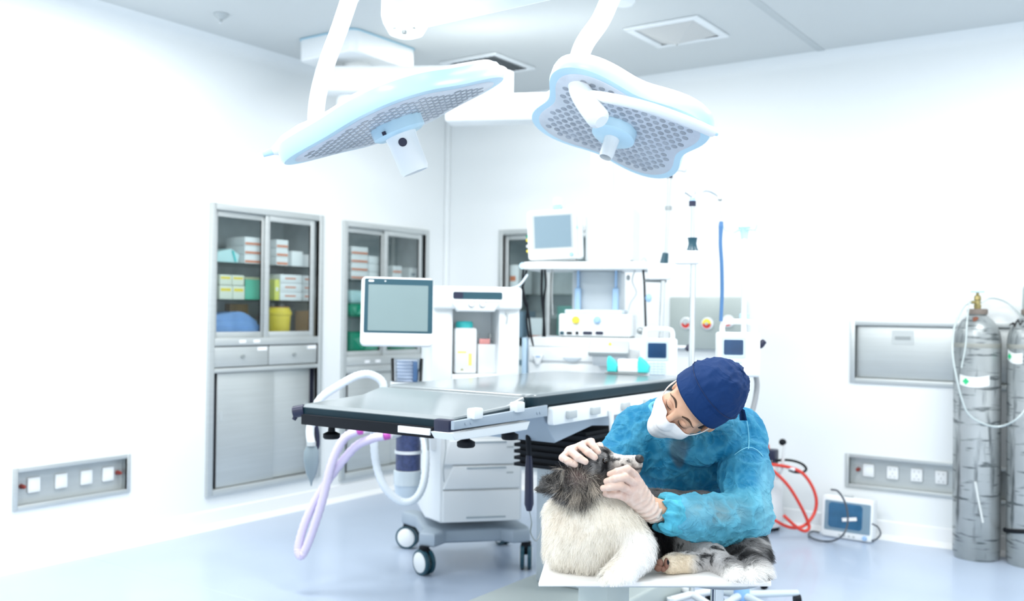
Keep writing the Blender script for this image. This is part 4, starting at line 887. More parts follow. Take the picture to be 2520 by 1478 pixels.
for i in range(n):
    a = 2*PI*i/n; w = 1+.3*math.sin(3*a+.5); az = az0-.15+.20*math.cos(a)*w; el = .92+.13*math.sin(a)*(1+.2*math.sin(2*a))
    vs.append(V(((R_*math.cos(el)+.002)*math.cos(az), (R_*math.cos(el)+.002)*math.sin(az), h+.155*math.sin(el)+.002)))
b.raw(vs+[sum(vs, V((0, 0, 0)))/n+V((math.cos(az0), math.sin(az0), .8))*.004], [(i, (i+1) % n, n) for i in range(n)]); b.build('rust_stain', RUST, tA, smooth=False, clean=False)
b = MB(False); b.lathe([(0, h+.18), (.046, h+.18), (.048, h+.19), (.046, h+.29), (.03, h+.325), (0, h+.33)], n=28); b.build('valve_cap', mat('grey green cap', (.40, .46, .45), .4, .2), tB)
zs1 = cv(tB, 2490, 1305, R_)[1]
b = MB(False); ring = []
for i in range(48): a = 2*PI*i/48; ring.append(V(((R_+.004)*math.cos(a), (R_+.004)*math.sin(a), zs1+.02*math.sin(a+2.2))))
b.tube(ring, .011, 10, closed=True); b.build('strap', BLACK, tB)
# painted letter strokes on the second shoulder
b = MB(False)
strokes = [((2484, 800), (2494, 793)), ((2494, 793), (2497, 803)), ((2497, 803), (2505, 786)), ((2505, 786), (2511, 800)), ((2511, 800), (2517, 788)), ((2487, 797), (2499, 797))]
M = ROOT[tB.name]; o = M.inverted()@CAM_O
def dome(px, py):
    d = M.to_3x3().inverted()@ray(px, py); s = (o.xy.length-.16)/d.xy.length
    for it in range(120):
        q = o+d*s; zz = (q.z-h)/.155; R2 = R_*math.cos(math.asin(min(max(zz, 0), .999))) if zz > 0 else R_
        if q.xy.length <= R2+.001: break
        s += .001
    return q
for p, q in strokes: b.tube([dome(lerp(p[0], q[0], k/4), lerp(p[1], q[1], k/4)) for k in range(5)], .0035, 6)
b.build('painted_mark', INK, tB)
t = thing('gas_line', 'thin clear gas line looped from the brass valve across both cylinders', 'tube', P(2460, 1048, 4.85))
ct = (V((c1.x, c1.y, h+.215))-CAM_O).dot(CF)
CL = mat('clear grey tubing', (.50, .57, .57), .2)
b = MB(); b.tube(spline([V((c1.x, c1.y, h+.215))+V((-.029, -.02, 0)), P(2372, 755, ct-.04), P(2350, 800, ct-.10), P(2344, 860, ct-.15), P(2352, 920, ct-.17), P(2368, 985, ct-.18), P(2385, 1020, ct-.18), P(2420, 1042, ct-.19), P(2460, 1049, ct-.2), P(2500, 1032, ct-.28), P(2530, 1000, ct-.3)]), .0055, 8); b.build('long_loop', CL, t)
b = MB(); b.tube(spline([V((c1.x, c1.y, h+.215))+CR*.018, P(2440, 733, ct), P(2475, 742, ct), P(2500, 762, ct-.05), P(2525, 792, ct-.1)]), .0055, 8); b.build('short_loop', CL, t)
b = MB(); b.tube(spline([P(2386, 740, ct-.03), P(2380, 790, ct-.12), P(2376, 850, ct-.155), P(2366, 905, ct-.165)]), .004, 8); b.build('thin_branch', CL, t)
b = MB(); b.tube(spline([P(2400, 1185, ct-.16), P(2408, 1230, ct-.165), P(2419, 1285, ct-.17)]), .006, 8); b.build('loose_end', mat('milky tubing', (.66, .70, .69), .3), t)

# ================================================================== floor monitor and suction unit
bl, br = onz(2018, 1318, 0), onz(2146, 1338, 0); bl.y -= .0; X = (br-bl); wd = X.length*1.0; X.normalize()
lean = math.radians(6); Zv = V((0, 0, 1)); Y = Zv.cross(X).normalized(); Zl = (Zv*math.cos(lean)+Y*math.sin(lean)).normalized(); Yl = Zl.cross(X)
MF = axes(X, Yl, Zl, bl+V((0, 0, .004))); ht = 104*5.5/FPX
t = thing('floor_monitor', 'white monitor with dark blue screen standing on the floor against the wall', 'monitor', MF)
b = MB(False); b.prism(rrect(0, wd, 0, ht, .022), XZ, -.075, 0, .010); b.build('housing', WPLAST, t)
b = MB(False); b.prism(rrect(.022, wd-.014, ht*.17, ht*.88, .008), XZ, .0002, .0018); b.build('bezel', mat('grey blue bezel', (.20, .30, .38), .3), t)
b = MB(False); b.prism(rrect(.045, wd-.06, ht*.24, ht*.84, .02), XZ, .0018, .0026); b.build('screen', mat('deep blue screen', (.025, .12, .24), .2, var=.5, scale=12), t)
b = MB(False); b.box((wd*.56, -.004, ht*.48), (.085, .001, .020), 0, Matrix.Rotation(-.18, 3, 'Y')); b.build('paper_label', LABELM, t)
b = MB(False); b.lathe([(0, 0), (.014, 0), (.012, .012), (0, .013)], (wd*.86, -.001, ht*.085), (0, -1, 0), 20); b.build('selector_knob', LBLUE, t)
b = MB(False)
for k in range(4): b.box((wd*(.38+.09*k), -.0015, ht*.08), (.014, .003, .010), .002)
b.build('front_keys', GREY, t)
b = MB(False); b.box((wd*.5, .02, ht+.004), (.05, .03, .012), .004); b.build('top_socket', GREY, t)
t = thing('monitor_cable', 'dark grey cable hanging over the floor monitor and coiled on the floor', 'cable', onz(2035, 1333, 0))
ft = 5.36
pts = [P(2046, 1204, ft+.06), P(2062, 1208, ft), P(2078, 1232, ft), P(2086, 1265, ft), P(2084, 1296, ft), P(2072, 1318, ft), onz(2050, 1330, .012), onz(2020, 1330, .012), onz(1996, 1322, .012), onz(1990, 1312, .012), onz(2000, 1307, .012), onz(2016, 1309, .012)]
b = MB(); b.tube(spline(pts), .0055, 8); b.build('cable', mat('dark grey cable', (.075, .09, .11), .4), t)
b = MB(); b.tube(spline([P(2146, 1288, 5.42), P(2160, 1296, 5.4), P(2167, 1312, 5.38), P(2158, 1325, 5.36), P(2145, 1330, 5.37)]), .005, 8); b.build('power_lead', mat('dark grey cable', (.075, .09, .11), .4), t)
c = V((2.615, -.215, 0))
t = thing('suction_unit', 'white drum suction unit on the floor, partly hidden by the blue gown', 'medical device', mtx(c))
b = MB(False); b.lathe([(0, .03), (.135, .03), (.145, .045), (.145, .30), (.13, .335), (.05, .35), (0, .35)], n=40); b.build('drum', WPLAST, t)
for a in (0.4, 2.5, 4.6): b = MB(False); b.cyl((.10*math.cos(a), .10*math.sin(a), 0), (.10*math.cos(a), .10*math.sin(a), .032), .025, .03, 16); b.build('foot', BLACK, t)
q = ROOT[t.name].inverted()@P(1893, 1122, 5.68)
b = MB(False); b.box(q, (.09, .08, .085), .008); b.build('valve_block', DKBLUE, t)
b = MB(False); b.cyl(q+V((-.02, 0, .043)), q+V((-.02, 0, .07)), .022, .018, 16); b.build('red_button', RED, t)
b = MB(False); b.bb(q.x-.045, q.x+.045, q.y-.04, q.y+.04, .33, q.z-.043, .004); b.build('block_foot', WPLAST, t)
q1, q2 = (ROOT[t.name].inverted()@P(x, y, 5.62) for x, y in ((1931, 1090), (1924, 1160)))
b = MB(False); b.tube([q1, q2, V((.07, 0, .30))], .009, 12); b.build('lever', mat('white lever', (.72, .75, .75), .4), t)
b = MB(False); b.ell(q1+V((-.012, 0, .005)), (.022, .02, .020)); b.build('lever_ball', BLACK, t)
t = thing('suction_hose', 'glossy red hose coiled beside the white drum by the wall', 'hose', onz(1975, 1305, 0))
rt = 5.62; HM = mat('glossy red hose', (.70, .055, .035), .3, var=.06)
b = MB(); b.tube(spline([P(1878, 1142, 5.58), P(1905, 1143, 5.58), P(1945, 1150, rt), P(1975, 1164, rt), P(1998, 1195, rt), P(2009, 1230, rt), P(2004, 1262, rt), P(1985, 1288, rt-.02), P(1962, 1298, rt-.03), P(1935, 1294, rt-.04), P(1905, 1278, 5.56), P(1885, 1262, 5.56)]), .0095, 12); b.build('upper_coil', HM, t)
b = MB(); b.tube(spline([P(1878, 1146, 5.52), P(1905, 1160, 5.52), P(1940, 1195, 5.53), P(1968, 1240, 5.55), P(1986, 1278, 5.58), P(1991, 1298, 5.58), P(1980, 1306, 5.57), P(1960, 1296, 5.55), P(1929, 1268, 5.53)]), .0095, 12); b.build('lower_coil', HM, t)
b = MB(); b.tube([P(1938, 1149, rt), P(1955, 1155, rt)], .011, 12); b.build('joiner', WPLAST, t)
t = thing('black_hose', 'short black hose looping above the red one at the suction unit', 'hose', P(1984, 1160, 5.6))
b = MB(); b.tube(spline([P(1905, 1134, 5.64), P(1930, 1131, 5.66), P(1955, 1134, 5.67), P(1975, 1142, 5.68), P(1984, 1153, 5.68), P(1976, 1161, 5.67), P(1956, 1161, 5.66), P(1942, 1156, 5.65)]), .0075, 10); b.build('hose', BLACK, t)
b = MB(); b.cyl(P(1905, 1134, 5.64), P(1897, 1134, 5.64), .012, .012, 14); b.build('hose_end', STEELD, t)
# ================================================================== surgical lamps and ceiling fittings
LED = mat('grey lamp lens field', (.60, .64, .70), .3, var=.12, scale=30)
LEDD = mat('dark lens cups', (.34, .37, .42), .25, var=.45, scale=20)
def lamp(label, O, xd, nrm, Rl, lobes, phase, amp, arms, hlen, hr):
    """disc lamp head: local z points out of the lit face, x along the long axis"""
    z = nrm.normalized(); x = (xd-z*xd.dot(z)).normalized(); y = z.cross(x); M = axes(x, y, z, O)
    t = thing('hanging_surgical_light', label, 'surgical light', M, 'surgical lights over the table')
    def outline(s, n=96): return [(s*Rl*(1+amp*math.cos(lobes*(2*PI*i/n)+phase))*math.cos(2*PI*i/n), s*Rl*(1+amp*math.cos(lobes*(2*PI*i/n)+phase))*math.sin(2*PI*i/n)) for i in range(n)]
    def shell(levels, name, m):
        b = MB(False); vs, fs = [], []; n = 96
        for s, h in levels:
            for p in outline(s): vs.append((p[0], p[1], h))
        for i in range(len(levels)-1):
            for j in range(n): fs.append((i*n+j, i*n+(j+1) % n, (i+1)*n+(j+1) % n, (i+1)*n+j))
        fs.append(tuple(range(n))[::-1]); fs.append(tuple((len(levels)-1)*n+j for j in range(n)))
        b.raw(vs, fs); return b.build(name, m, t, ang=50)
    shell([(.55, -.066), (.80, -.060), (.94, -.048), (.985, -.034)], 'top_shell', WPLAST)
    shell([(.985, -.036), (1.0, -.022), (1.0, .004), (.985, .014), (.90, .016)], 'rim', PALE)
    face = shell([(.895, .0162), (.885, .0185)], 'lens_plate', LED)
    b = MB(False); k = 0
    for i in range(-9, 10):
        for j in range(-9, 10):
            px, py = (i+.5*(j % 2))*Rl*.105, j*Rl*.092; r = math.hypot(px, py); a = math.atan2(py, px)
            if r < Rl*.27 or r > Rl*.80*(1+amp*math.cos(lobes*a+phase)): continue
            b.lathe([(0, .0187), (Rl*.036, .0187), (Rl*.036, .020), (0, .0205)], (px, py, 0), n=8)
    b.build('lens_cups', LEDD, face)
    b = MB(False); b.lathe([(Rl*.25, .0187), (Rl*.25, .05), (Rl*.21, .058), (0, .058)], n=34); b.build('centre_ring', PALE, t)
    b = MB(False); b.lathe([(hr*1.05, .058), (hr, .075), (hr*.96, hlen), (hr*.86, hlen+.012), (hr*.8, hlen+.012), (hr*.78, hlen-.02), (0, hlen-.02)], n=30); hd = b.build('handle', WPLAST, t)
    b = MB(False); b.lathe([(0, hlen-.019), (hr*.77, hlen-.019), (hr*.77, hlen-.0185), (0, hlen-.018)], n=24); b.build('handle_glass', STEELD, hd)
    return t, M
# left lamp, tipped almost edge-on
O1 = P(968, 288, 2.90); n1 = CR*.36-CU*.90+CF*.07; x1_ = CR*.93+CU*.37
tL, ML = lamp('left surgical light, tipped almost edge-on with its handle pointing down', O1, x1_, n1, .325, 4, .3, .10, None, .165, .046)
Mi = ML.inverted(); zf = CF*-1
q = Mi@P(973, 316, 2.80); b = MB(False); b.cyl((0, 0, 0), (0, 0, .001), .001, .001, 6); b.bm.clear()
hd_dir = (Mi.to_3x3()@(-CF)); hd_dir.z = 0; hd_dir.normalize()
b.cyl(hd_dir*.040+V((0, 0, .085)), hd_dir*.0475+V((0, 0, .085)), .013, .013, 16); b.build('handle_button', DKBLUE, tL)
b = MB(False); q = hd_dir*.075; b.cyl(q+V((-.04, 0, .04)), q+V((-.04, 0, .05)), .006, .006, 12); b.build('sensor_dot', DKBLUE, tL)
b = MB(); b.tube(spline([P(862, -8, 2.92), P(836, 70, 2.95), P(806, 150, 2.98), P(786, 220, 3.0), P(778, 275, 3.0), P(777, 330, 2.99)]), .026, 18); b.build('suspension_tube', WPLAST, tL)
b = MB(); A, B = P(672, 372, 2.98), P(800, 318, 2.98); d = (B-A); b.tube([A, A+d*.25, A+d*.6, B], [.012, .034, .045, .045], 18); b.build('pivot_arm', WPLAST, tL)
b = MB(); b.tube([P(648, 380, 2.98), P(674, 371, 2.98)], [.008, .012], 12); b.build('side_handle', PALE, tL)
# right lamp seen from below
O2 = P(1520, 304, 3.12); n2 = -CR*.33-CU*.88-CF*.26; x2_ = CR*.93-CU*.36
tR, MR = lamp('right surgical light, its clover-shaped lens face turned towards the room', O2, x2_, n2, .285, 4, math.radians(200), .155, None, .115, .024)
b = MB(); b.tube(spline([P(1505, -10, 2.95), P(1478, 50, 2.97), P(1440, 105, 2.99), P(1424, 150, 3.0), P(1421, 200, 3.0)]), .030, 18); b.build('suspension_tube', WPLAST, tR)
b = MB(); pts = spline([P(1421, 192, 3.0), P(1430, 228, 2.93), P(1452, 264, 2.86), P(1480, 300, 2.82)]); b.tube(pts, [.034]*(len(pts)-2)+[.030, .020], 20); b.build('pivot_arm', WPLAST, tR)
b = MB(); b.tube(spline([P(1440, 232, 2.90), P(1520, 246, 2.80), P(1600, 266, 2.78), P(1690, 298, 2.84), P(1752, 324, 2.95)]), .016, 16); b.build('yoke', WPLAST, tR)
b = MB(); b.tube([P(1690, 300, 2.98), P(1730, 318, 2.99), P(1766, 330, 3.0)], [.018, .016, .006], 12); b.build('side_handle', PALE, tR)
# the common mount above, reaching out of the picture towards the ceiling
t = thing('surgical_lamp_mount', 'big white ceiling mount the surgical lamps hang from, at the top edge', 'lamp mount', P(1000, 0, 3.1))
b = MB(); h_ = P(1000, 20, 3.1)
b.lathe([(0, -.095), (.03, -.095), (.055, -.085), (.075, -.05), (.08, 0), (.08, .68), (0, .68)], V((h_.x, h_.y, h_.z)), n=34); b.build('spindle', WPLAST, t)
A, B = P(985, 15, 3.1), P(1420, -95, 2.62); d = B-A; L_ = d.length; d.normalize(); y = V((0, 0, 1)).cross(d).normalized(); z = d.cross(y)
b = MB(); b.prism(rrect(-.05, L_, -.075, .075, .07), axes(d, y, z, A), -.07, .16, .03); b.build('arm', WPLAST, t)
for dx in (-.028, .0, .028):
    b = MB(); q = h_+CR*dx-CF*.045; b.cyl(q+V((0, 0, -.094+abs(dx)*.5)), q+V((0, 0, -.075)), .007, .007, 10); b.build('screw', STEELD, t)
b = MB(); b.lathe([(0, 0), (.2, 0), (.2, .02), (0, .02)], V((h_.x, h_.y, HC-.021)), n=34); b.build('ceiling_flange', WPLAST, t)
for P0, w_ in ((P(862, -8, 2.92), tL), (P(1505, -10, 2.95), tR)):
    pass
for P0, tt in ((P(862, -8, 2.92), tL), (P(1505, -10, 2.95), tR)):
    b = MB(); b.tube(spline([P0, P0+(V((h_.x, h_.y, 0))-V((P0.x, P0.y, 0)))*.25+V((0, 0, .18)), V((lerp(P0.x, h_.x, .8), lerp(P0.y, h_.y, .8), 2.70)), V((h_.x, h_.y, 2.72))]), .03, 14); b.build('spring_arm', WPLAST, tt)

# air outlets, sprinkler, detector
VG = mat('vent warm white', (.56, .57, .56), .5)
t = thing('air_diffuser', 'square four-way air diffuser in the ceiling above the right wall', 'air vent', mtx((2.365, -.895, HC)), 'ceiling air vents')
s = .225; b = MB(False)
for x0, x1, y0, y1 in ((-s, s, -s, -s+.045), (-s, s, s-.045, s), (-s, -s+.045, -s+.045, s-.045), (s-.045, s, -s+.045, s-.045)): b.bb(x0, x1, y0, y1, -.014, -.001, .004)
b.build('frame', WHITE, t)
b = MB(False); i = s-.046
vs = [V((-i, -i, -.004)), V((i, -i, -.004)), V((i, i, -.004)), V((-i, i, -.004)), V((0, 0, -.075))]
b.raw(vs, [(0, 1, 4), (1, 2, 4), (2, 3, 4), (3, 0, 4), (3, 2, 1, 0)])
b.build('louvre_cone', VG, t, smooth=False)
b = MB(False); b.cyl((.0, 0, -.079), (0, 0, -.072), .006, .006, 10); b.build('centre_screw', STEELD, t)
t = thing('return_grille', 'square ceiling grille with dark slots behind the left surgical light', 'air vent', mtx((1.02, -.87, HC)), 'ceiling air vents')
b = MB(False)
for x0, x1, y0, y1 in ((-s, s, -s, -s+.04), (-s, s, s-.04, s), (-s, -s+.04, -s+.04, s-.04), (s-.04, s, -s+.04, s-.04)): b.bb(x0, x1, y0, y1, -.014, -.001, .004)
b.build('frame', WHITE, t)
b = MB(False); b.bb(-i, i, -i, i, -.003, -.001); b.build('dark_back', mat('grille shadow box', (.10, .115, .125), .7), t, smooth=False)
b = MB(False)
for k in range(9): b.box((lerp(-i+.02, i-.02, k/8), 0, -.010), (.016, 2*i, .002), 0, Matrix.Rotation(.7, 3, 'Y'))
b.build('slats', mat('grille grey', (.40, .44, .46), .5), t, smooth=False)
t = thing('fire_sprinkler', 'small ceiling sprinkler head near the left wall', 'sprinkler', mtx((.42, -2.51, HC)))
b = MB(False); b.lathe([(0, -.001), (.042, -.001), (.036, -.012), (.014, -.03), (0, -.03)], n=24); b.build('escutcheon', GREY, t)
b = MB(False); b.cyl((0, 0, -.028), (0, 0, -.048), .007, .006, 12); b.lathe([(0, -.054), (.012, -.053), (.014, -.050), (0, -.048)], n=16); b.build('nozzle', CHROME, t)
b = MB(False); b.cyl((0, 0, -.03), (0, 0, -.042), .0035, .0035, 8); b.build('red_bulb', RED, t)
q = onz(1535, -8, HC); t = thing('smoke_detector', 'round white ceiling detector at the top edge, right of the lamp tube', 'detector', mtx((q.x, q.y, HC)))
b = MB(False); b.lathe([(0, -.001), (.06, -.001), (.06, -.025), (.045, -.042), (0, -.045)], n=30); b.build('detector_body', WHITE, t)
b = MB(False); b.lathe([(.052, -.016), (.0615, -.016), (.0615, -.02), (.052, -.02)], n=30); b.build('detector_slots', GREY, t)
# ================================================================== smooth bodies from rounded limbs
class Field:
    def __init__(s, k=.02): s.p = []; s.k = k
    def cap(s, a, ra, b, rb, k=None): s.p.append(('c', np.array(a, float), np.array(b, float), ra, rb, k)); return s
    def ell(s, c, r, M=None, k=None):
        s.p.append(('e', np.array(c, float), np.array(r, float), np.eye(3) if M is None else np.array(M.to_3x3()), k)); return s
    def cut(s, c, r, k=.01): s.p.append(('x', np.array(c, float), r, k)); return s
    def __call__(s, X):
        d = None
        for q in s.p:
            if q[0] == 'c':
                a, b, ra, rb = q[1:5]; ab = b-a; L2 = max(ab@ab, 1e-12); h = np.clip((X-a)@ab/L2, 0, 1)
                e = np.linalg.norm(X-a-h[:, None]*ab, axis=1)-(ra+(rb-ra)*h)
            elif q[0] == 'e':
                p = (X-q[1])@q[3]; n0 = np.linalg.norm(p/q[2], axis=1); n1 = np.linalg.norm(p/q[2]**2, axis=1)+1e-9; e = n0*(n0-1)/n1
            else:
                e = q[2]-np.linalg.norm(X-q[1], axis=1); k = q[3]
                h = np.clip(.5+.5*(e-d)/k, 0, 1); d = d*(1-h)+e*h+k*h*(1-h); continue
            k = q[-1] or s.k
            if d is None: d = e
            else: h = np.clip(.5+.5*(d-e)/k, 0, 1); d = d*(1-h)+e*h-k*h*(1-h)
        return d
    def bounds(s, pad):
        lo = np.full(3, 1e9); hi = -lo
        for q in s.p:
            if q[0] == 'c': pts = [(q[1], q[3]), (q[2], q[4])]
            elif q[0] == 'e': pts = [(q[1], max(q[2]))]
            else: continue
            for c, r in pts: lo = np.minimum(lo, c-r-pad); hi = np.maximum(hi, c+r+pad)
        return lo, hi
def surface(F, h, bounds=None):
    lo, hi = bounds if bounds else F.bounds(3*h+.01); n = np.ceil((hi-lo)/h).astype(int)+1
    ax = [lo[i]+h*np.arange(n[i]) for i in range(3)]
    f = np.empty(n)
    for i in range(n[0]):
        g = np.stack(np.meshgrid([ax[0][i]], ax[1], ax[2], indexing='ij'), -1).reshape(-1, 3); f[i] = F(g).reshape(n[1], n[2])
    c = [f[i:n[0]-1+i, j:n[1]-1+j, k:n[2]-1+k] for i in (0, 1) for j in (0, 1) for k in (0, 1)]
    ins = sum((x < 0).astype(int) for x in c); act = (ins > 0) & (ins < 8); idx = -np.ones(act.shape, int); ids = np.argwhere(act); idx[act] = np.arange(len(ids))
    off = np.array([(i, j, k) for i in (0, 1) for j in (0, 1) for k in (0, 1)]); cv_ = np.stack([x[act] for x in c], 1)
    pos = np.zeros((len(ids), 3)); cnt = np.zeros(len(ids))
    for a in range(8):
        for b in range(a+1, 8):
            if np.abs(off[a]-off[b]).sum() != 1: continue
            m = (cv_[:, a] < 0) != (cv_[:, b] < 0); t = np.zeros(len(ids)); t[m] = cv_[m, a]/(cv_[m, a]-cv_[m, b])
            pos[m] += off[a]+(off[b]-off[a])*t[m][:, None]; cnt[m] += 1
    vs = lo+(ids+pos/cnt[:, None])*h; fs = []
    for d in range(3):
        u, v = [(1, 2), (2, 0), (0, 1)][d]
        s0 = [slice(None)]*3; s1 = [slice(None)]*3; s0[d] = slice(0, -1); s1[d] = slice(1, None)
        for q in (u, v): s0[q] = slice(1, -1); s1[q] = slice(1, -1)
        A, B = f[tuple(s0)] < 0, f[tuple(s1)] < 0; e = np.argwhere(A != B)
        if not len(e): continue
        sgn = A[tuple(e.T)]; b = e.copy(); b[:, u] += 1; b[:, v] += 1
        def cell(du, dv): q = b.copy(); q[:, u] -= du; q[:, v] -= dv; return idx[tuple(q.T)]
        quad = np.stack([cell(1, 1), cell(0, 1), cell(0, 0), cell(1, 0)], 1); quad[~sgn] = quad[~sgn][:, ::-1]; fs.append(quad)
    fs = np.concatenate(fs)
    return vs, fs[(fs >= 0).all(1)]
def vnormals(vs, fs):
    n = np.zeros_like(vs); fn = np.cross(vs[fs[:, 2]]-vs[fs[:, 0]], vs[fs[:, 3]]-vs[fs[:, 1]])
    for k in range(4): np.add.at(n, fs[:, k], fn)
    return n/(np.linalg.norm(n, axis=1)[:, None]+1e-12)
def relax(vs, fs, it=2):
    for _ in range(it):
        s = np.zeros_like(vs); c = np.zeros(len(vs))
        for k in range(4): np.add.at(s, fs[:, k], vs[fs[:, (k+1) % 4]]+vs[fs[:, k-1]]); np.add.at(c, fs[:, k], 2)
        vs = .5*vs+.5*s/np.maximum(c, 1)[:, None]
    return vs
def npmesh(name, vs, fs, m, parent, cols=None, smooth=True):
    Mi = ROOT[parent.name].inverted() if parent else Matrix.Identity(4)
    R3 = np.array(Mi.to_3x3()); vs = vs@R3.T+np.array(Mi.translation)
    me = bpy.data.meshes.new(name); me.from_pydata(vs.tolist(), [], [tuple(f) for f in fs.tolist()]); me.update()
    me.materials.append(m)
    if smooth: me.shade_smooth()
    if cols is not None:
        a = me.color_attributes.new('col', 'FLOAT_COLOR', 'POINT'); a.data.foreach_set('color', np.c_[cols, np.ones(len(cols))].ravel().astype(np.float32))
    o = bpy.data.objects.new(name, me); COL.objects.link(o)
    if parent: o.parent = parent; ROOT[o.name] = ROOT[parent.name]
    return o
def colmat(name, rough=.6, bump=0., bscale=200., spec=.3, sss=0., transl=0., sheen=0.):
    m = mat(name, (.5, .5, .5), rough, spec=spec, bump=bump, bscale=bscale, sss=sss, sheen=sheen); nt = m.node_tree; N = nt.nodes; b = N['Principled BSDF']
    a = N.new('ShaderNodeAttribute'); a.attribute_name = 'col'; mx = [x for x in N if x.bl_idname == 'ShaderNodeMix'][0]
    g = N.new('ShaderNodeMix'); g.data_type = 'RGBA'; g.blend_type = 'MULTIPLY'; g.inputs['Factor'].default_value = 1.
    mx.inputs['A'].default_value = (.93, .93, .93, 1); mx.inputs['B'].default_value = (1.07, 1.07, 1.07, 1)
    nt.links.new(a.outputs['Color'], g.inputs['A']); nt.links.new(mx.outputs['Result'], g.inputs['B']); nt.links.new(g.outputs['Result'], b.inputs['Base Color'])
    if transl:
        tr = N.new('ShaderNodeBsdfTranslucent'); ms = N.new('ShaderNodeMixShader'); ms.inputs['Fac'].default_value = transl
        nt.links.new(g.outputs['Result'], tr.inputs['Color']); nt.links.new(b.outputs['BSDF'], ms.inputs[1]); nt.links.new(tr.outputs['BSDF'], ms.inputs[2]); nt.links.new(ms.outputs['Shader'], N['Material Output'].inputs['Surface'])
    return m
NR, NU, NF, NO = (np.array(x) for x in (CR, CU, CF, CAM_O))
def proj(X): v = X-NO; t = v@NF; return IW/2+FPX*(v@NR)/t, IH/2-FPX*(v@NU)/t, t
def nz3(X, s, seed=0.): o = V((seed*17.3, seed*-9.1, seed*5.7)); return np.array([noise.noise(V(x)*s+o) for x in X.tolist()])
def ridge(X, s, seed=0., p=2.): return (1-np.abs(nz3(X, s, seed)))**p
def K(F, *pts, k=None):
    """limb through points (px, py, depth, radius in pixels)"""
    for a, b in zip(pts[:-1], pts[1:]): F.cap(P(*a[:3]), a[3]*a[2]/FPX, P(*b[:3]), b[3]*b[2]/FPX, k)
    return F
def sm(x, a, b): t = np.clip((x-a)/(b-a), 0, 1); return t*t*(3-2*t)
def seg(px, py, *pl):
    """signed distance in pixels below a poly-line given left to right"""
    xs = [p[0] for p in pl]; ys = [p[1] for p in pl]; return py-np.interp(px, xs, ys)

def crumple(m, dist=.0030, s1=9., s2=21.):
    """crisp creases of crumpled non-woven cloth: ridged noise driving the bump"""
    nt = m.node_tree; N = nt.nodes; L = nt.links; b = N['Principled BSDF']; tc = N.new('ShaderNodeTexCoord'); prev = None; hs = []
    for sc, w in ((s1, 1.), (s2, .55)):
        nz = N.new('ShaderNodeTexNoise'); nz.inputs['Scale'].default_value = sc; nz.inputs['Detail'].default_value = 3.; nz.inputs['Distortion'].default_value = .9; L.new(tc.outputs['Object'], nz.inputs['Vector'])
        a = N.new('ShaderNodeMath'); a.operation = 'SUBTRACT'; a.inputs[1].default_value = .5; L.new(nz.outputs['Fac'], a.inputs[0])
        c = N.new('ShaderNodeMath'); c.operation = 'ABSOLUTE'; L.new(a.outputs[0], c.inputs[0])
        d = N.new('ShaderNodeMapRange'); d.inputs['From Min'].default_value = 0.; d.inputs['From Max'].default_value = .085; d.inputs['To Min'].default_value = w; d.inputs['To Max'].default_value = 0.; L.new(c.outputs[0], d.inputs['Value']); hs.append(d.outputs['Result'])
    ad = N.new('ShaderNodeMath'); ad.operation = 'ADD'; L.new(hs[0], ad.inputs[0]); L.new(hs[1], ad.inputs[1])
    bp = N.new('ShaderNodeBump'); bp.inputs['Strength'].default_value = .8; bp.inputs['Distance'].default_value = dist; L.new(ad.outputs[0], bp.inputs['Height']); L.new(bp.outputs['Normal'], b.inputs['Normal'])
    for n in N:
        if n.bl_idname == 'ShaderNodeBsdfTranslucent': L.new(bp.outputs['Normal'], n.inputs['Normal'])
# ================================================================== the white examination table
ZT = .62
fl, fr = onz(1325, 1443, ZT), onz(1898, 1443, ZT); X = fr-fl; tw = X.length; X.normalize(); Y = V((0, 0, 1)).cross(X)
ME = axes(X, Y, V((0, 0, 1)), V((fl.x, fl.y, 0))); 
t = thing('examination_table', 'small white-topped table with grey pedestal under the dog', 'table', ME)
tpoly = [ME.inverted()@onz(x_, y_, ZT) for x_, y_ in ((1325, 1443), (1898, 1443), (1885, 1338), (1360, 1338), (1348, 1368))]
b = MB(False); b.prism([(q_.x, q_.y) for q_ in tpoly], Matrix.Identity(4), ZT, ZT+.012, .003); b.build('tabletop', mat('white table cover', (.80, .79, .77), .55, var=.03, bump=.03, bscale=30), t)
b = MB(False); b.bb(.10, tw-.04, .06, .40, ZT-.02, ZT-.001, .004); b.build('under_frame', GREY, t)
pcn = ME.inverted()@P(1486, 1443, 2.62)
b = MB(False); b.box((pcn.x, pcn.y, .32), (.10, .10, .56), .004, Matrix.Rotation(PI/4, 3, 'Z')); b.build('pedestal', mat('grey green painted base', (.44, .50, .49), .35), t)
b = MB(False); b.prism(rrect(pcn.x-.25, pcn.x+.25, pcn.y-.22, pcn.y+.22, .03), Matrix.Identity(4), .0, .04, .008); b.build('base_plate', GREY, t)
ZS = ZT+.0125

# ================================================================== the dog
dog = thing('dog', 'long-haired grey merle and white dog lying on the white table, head lifted', 'dog', mtx(P(1560, 1400, 2.55)))
ROOT[dog.name] = Matrix.Translation(V((dog.location.x, dog.location.y, ZS))); dog.matrix_world = ROOT[dog.name]
F = Field(.022)
K(F, (1452, 1205, 2.53, 66), (1458, 1300, 2.53, 96)); K(F, (1458, 1300, 2.53, 96), (1450, 1335, 2.52, 82))
K(F, (1400, 1270, 2.53, 56), (1388, 1350, 2.50, 44))
K(F, (1500, 1290, 2.60, 92), (1620, 1300, 2.70, 88), (1720, 1305, 2.74, 86), (1810, 1350, 2.70, 72))
K(F, (1810, 1345, 2.68, 70), (1838, 1375, 2.62, 55))
K(F, (1448, 1205, 2.53, 60), (1450, 1155, 2.51, 50), k=.02)
K(F, (1452, 1150, 2.51, 46), (1482, 1140, 2.505, 36), k=.015)
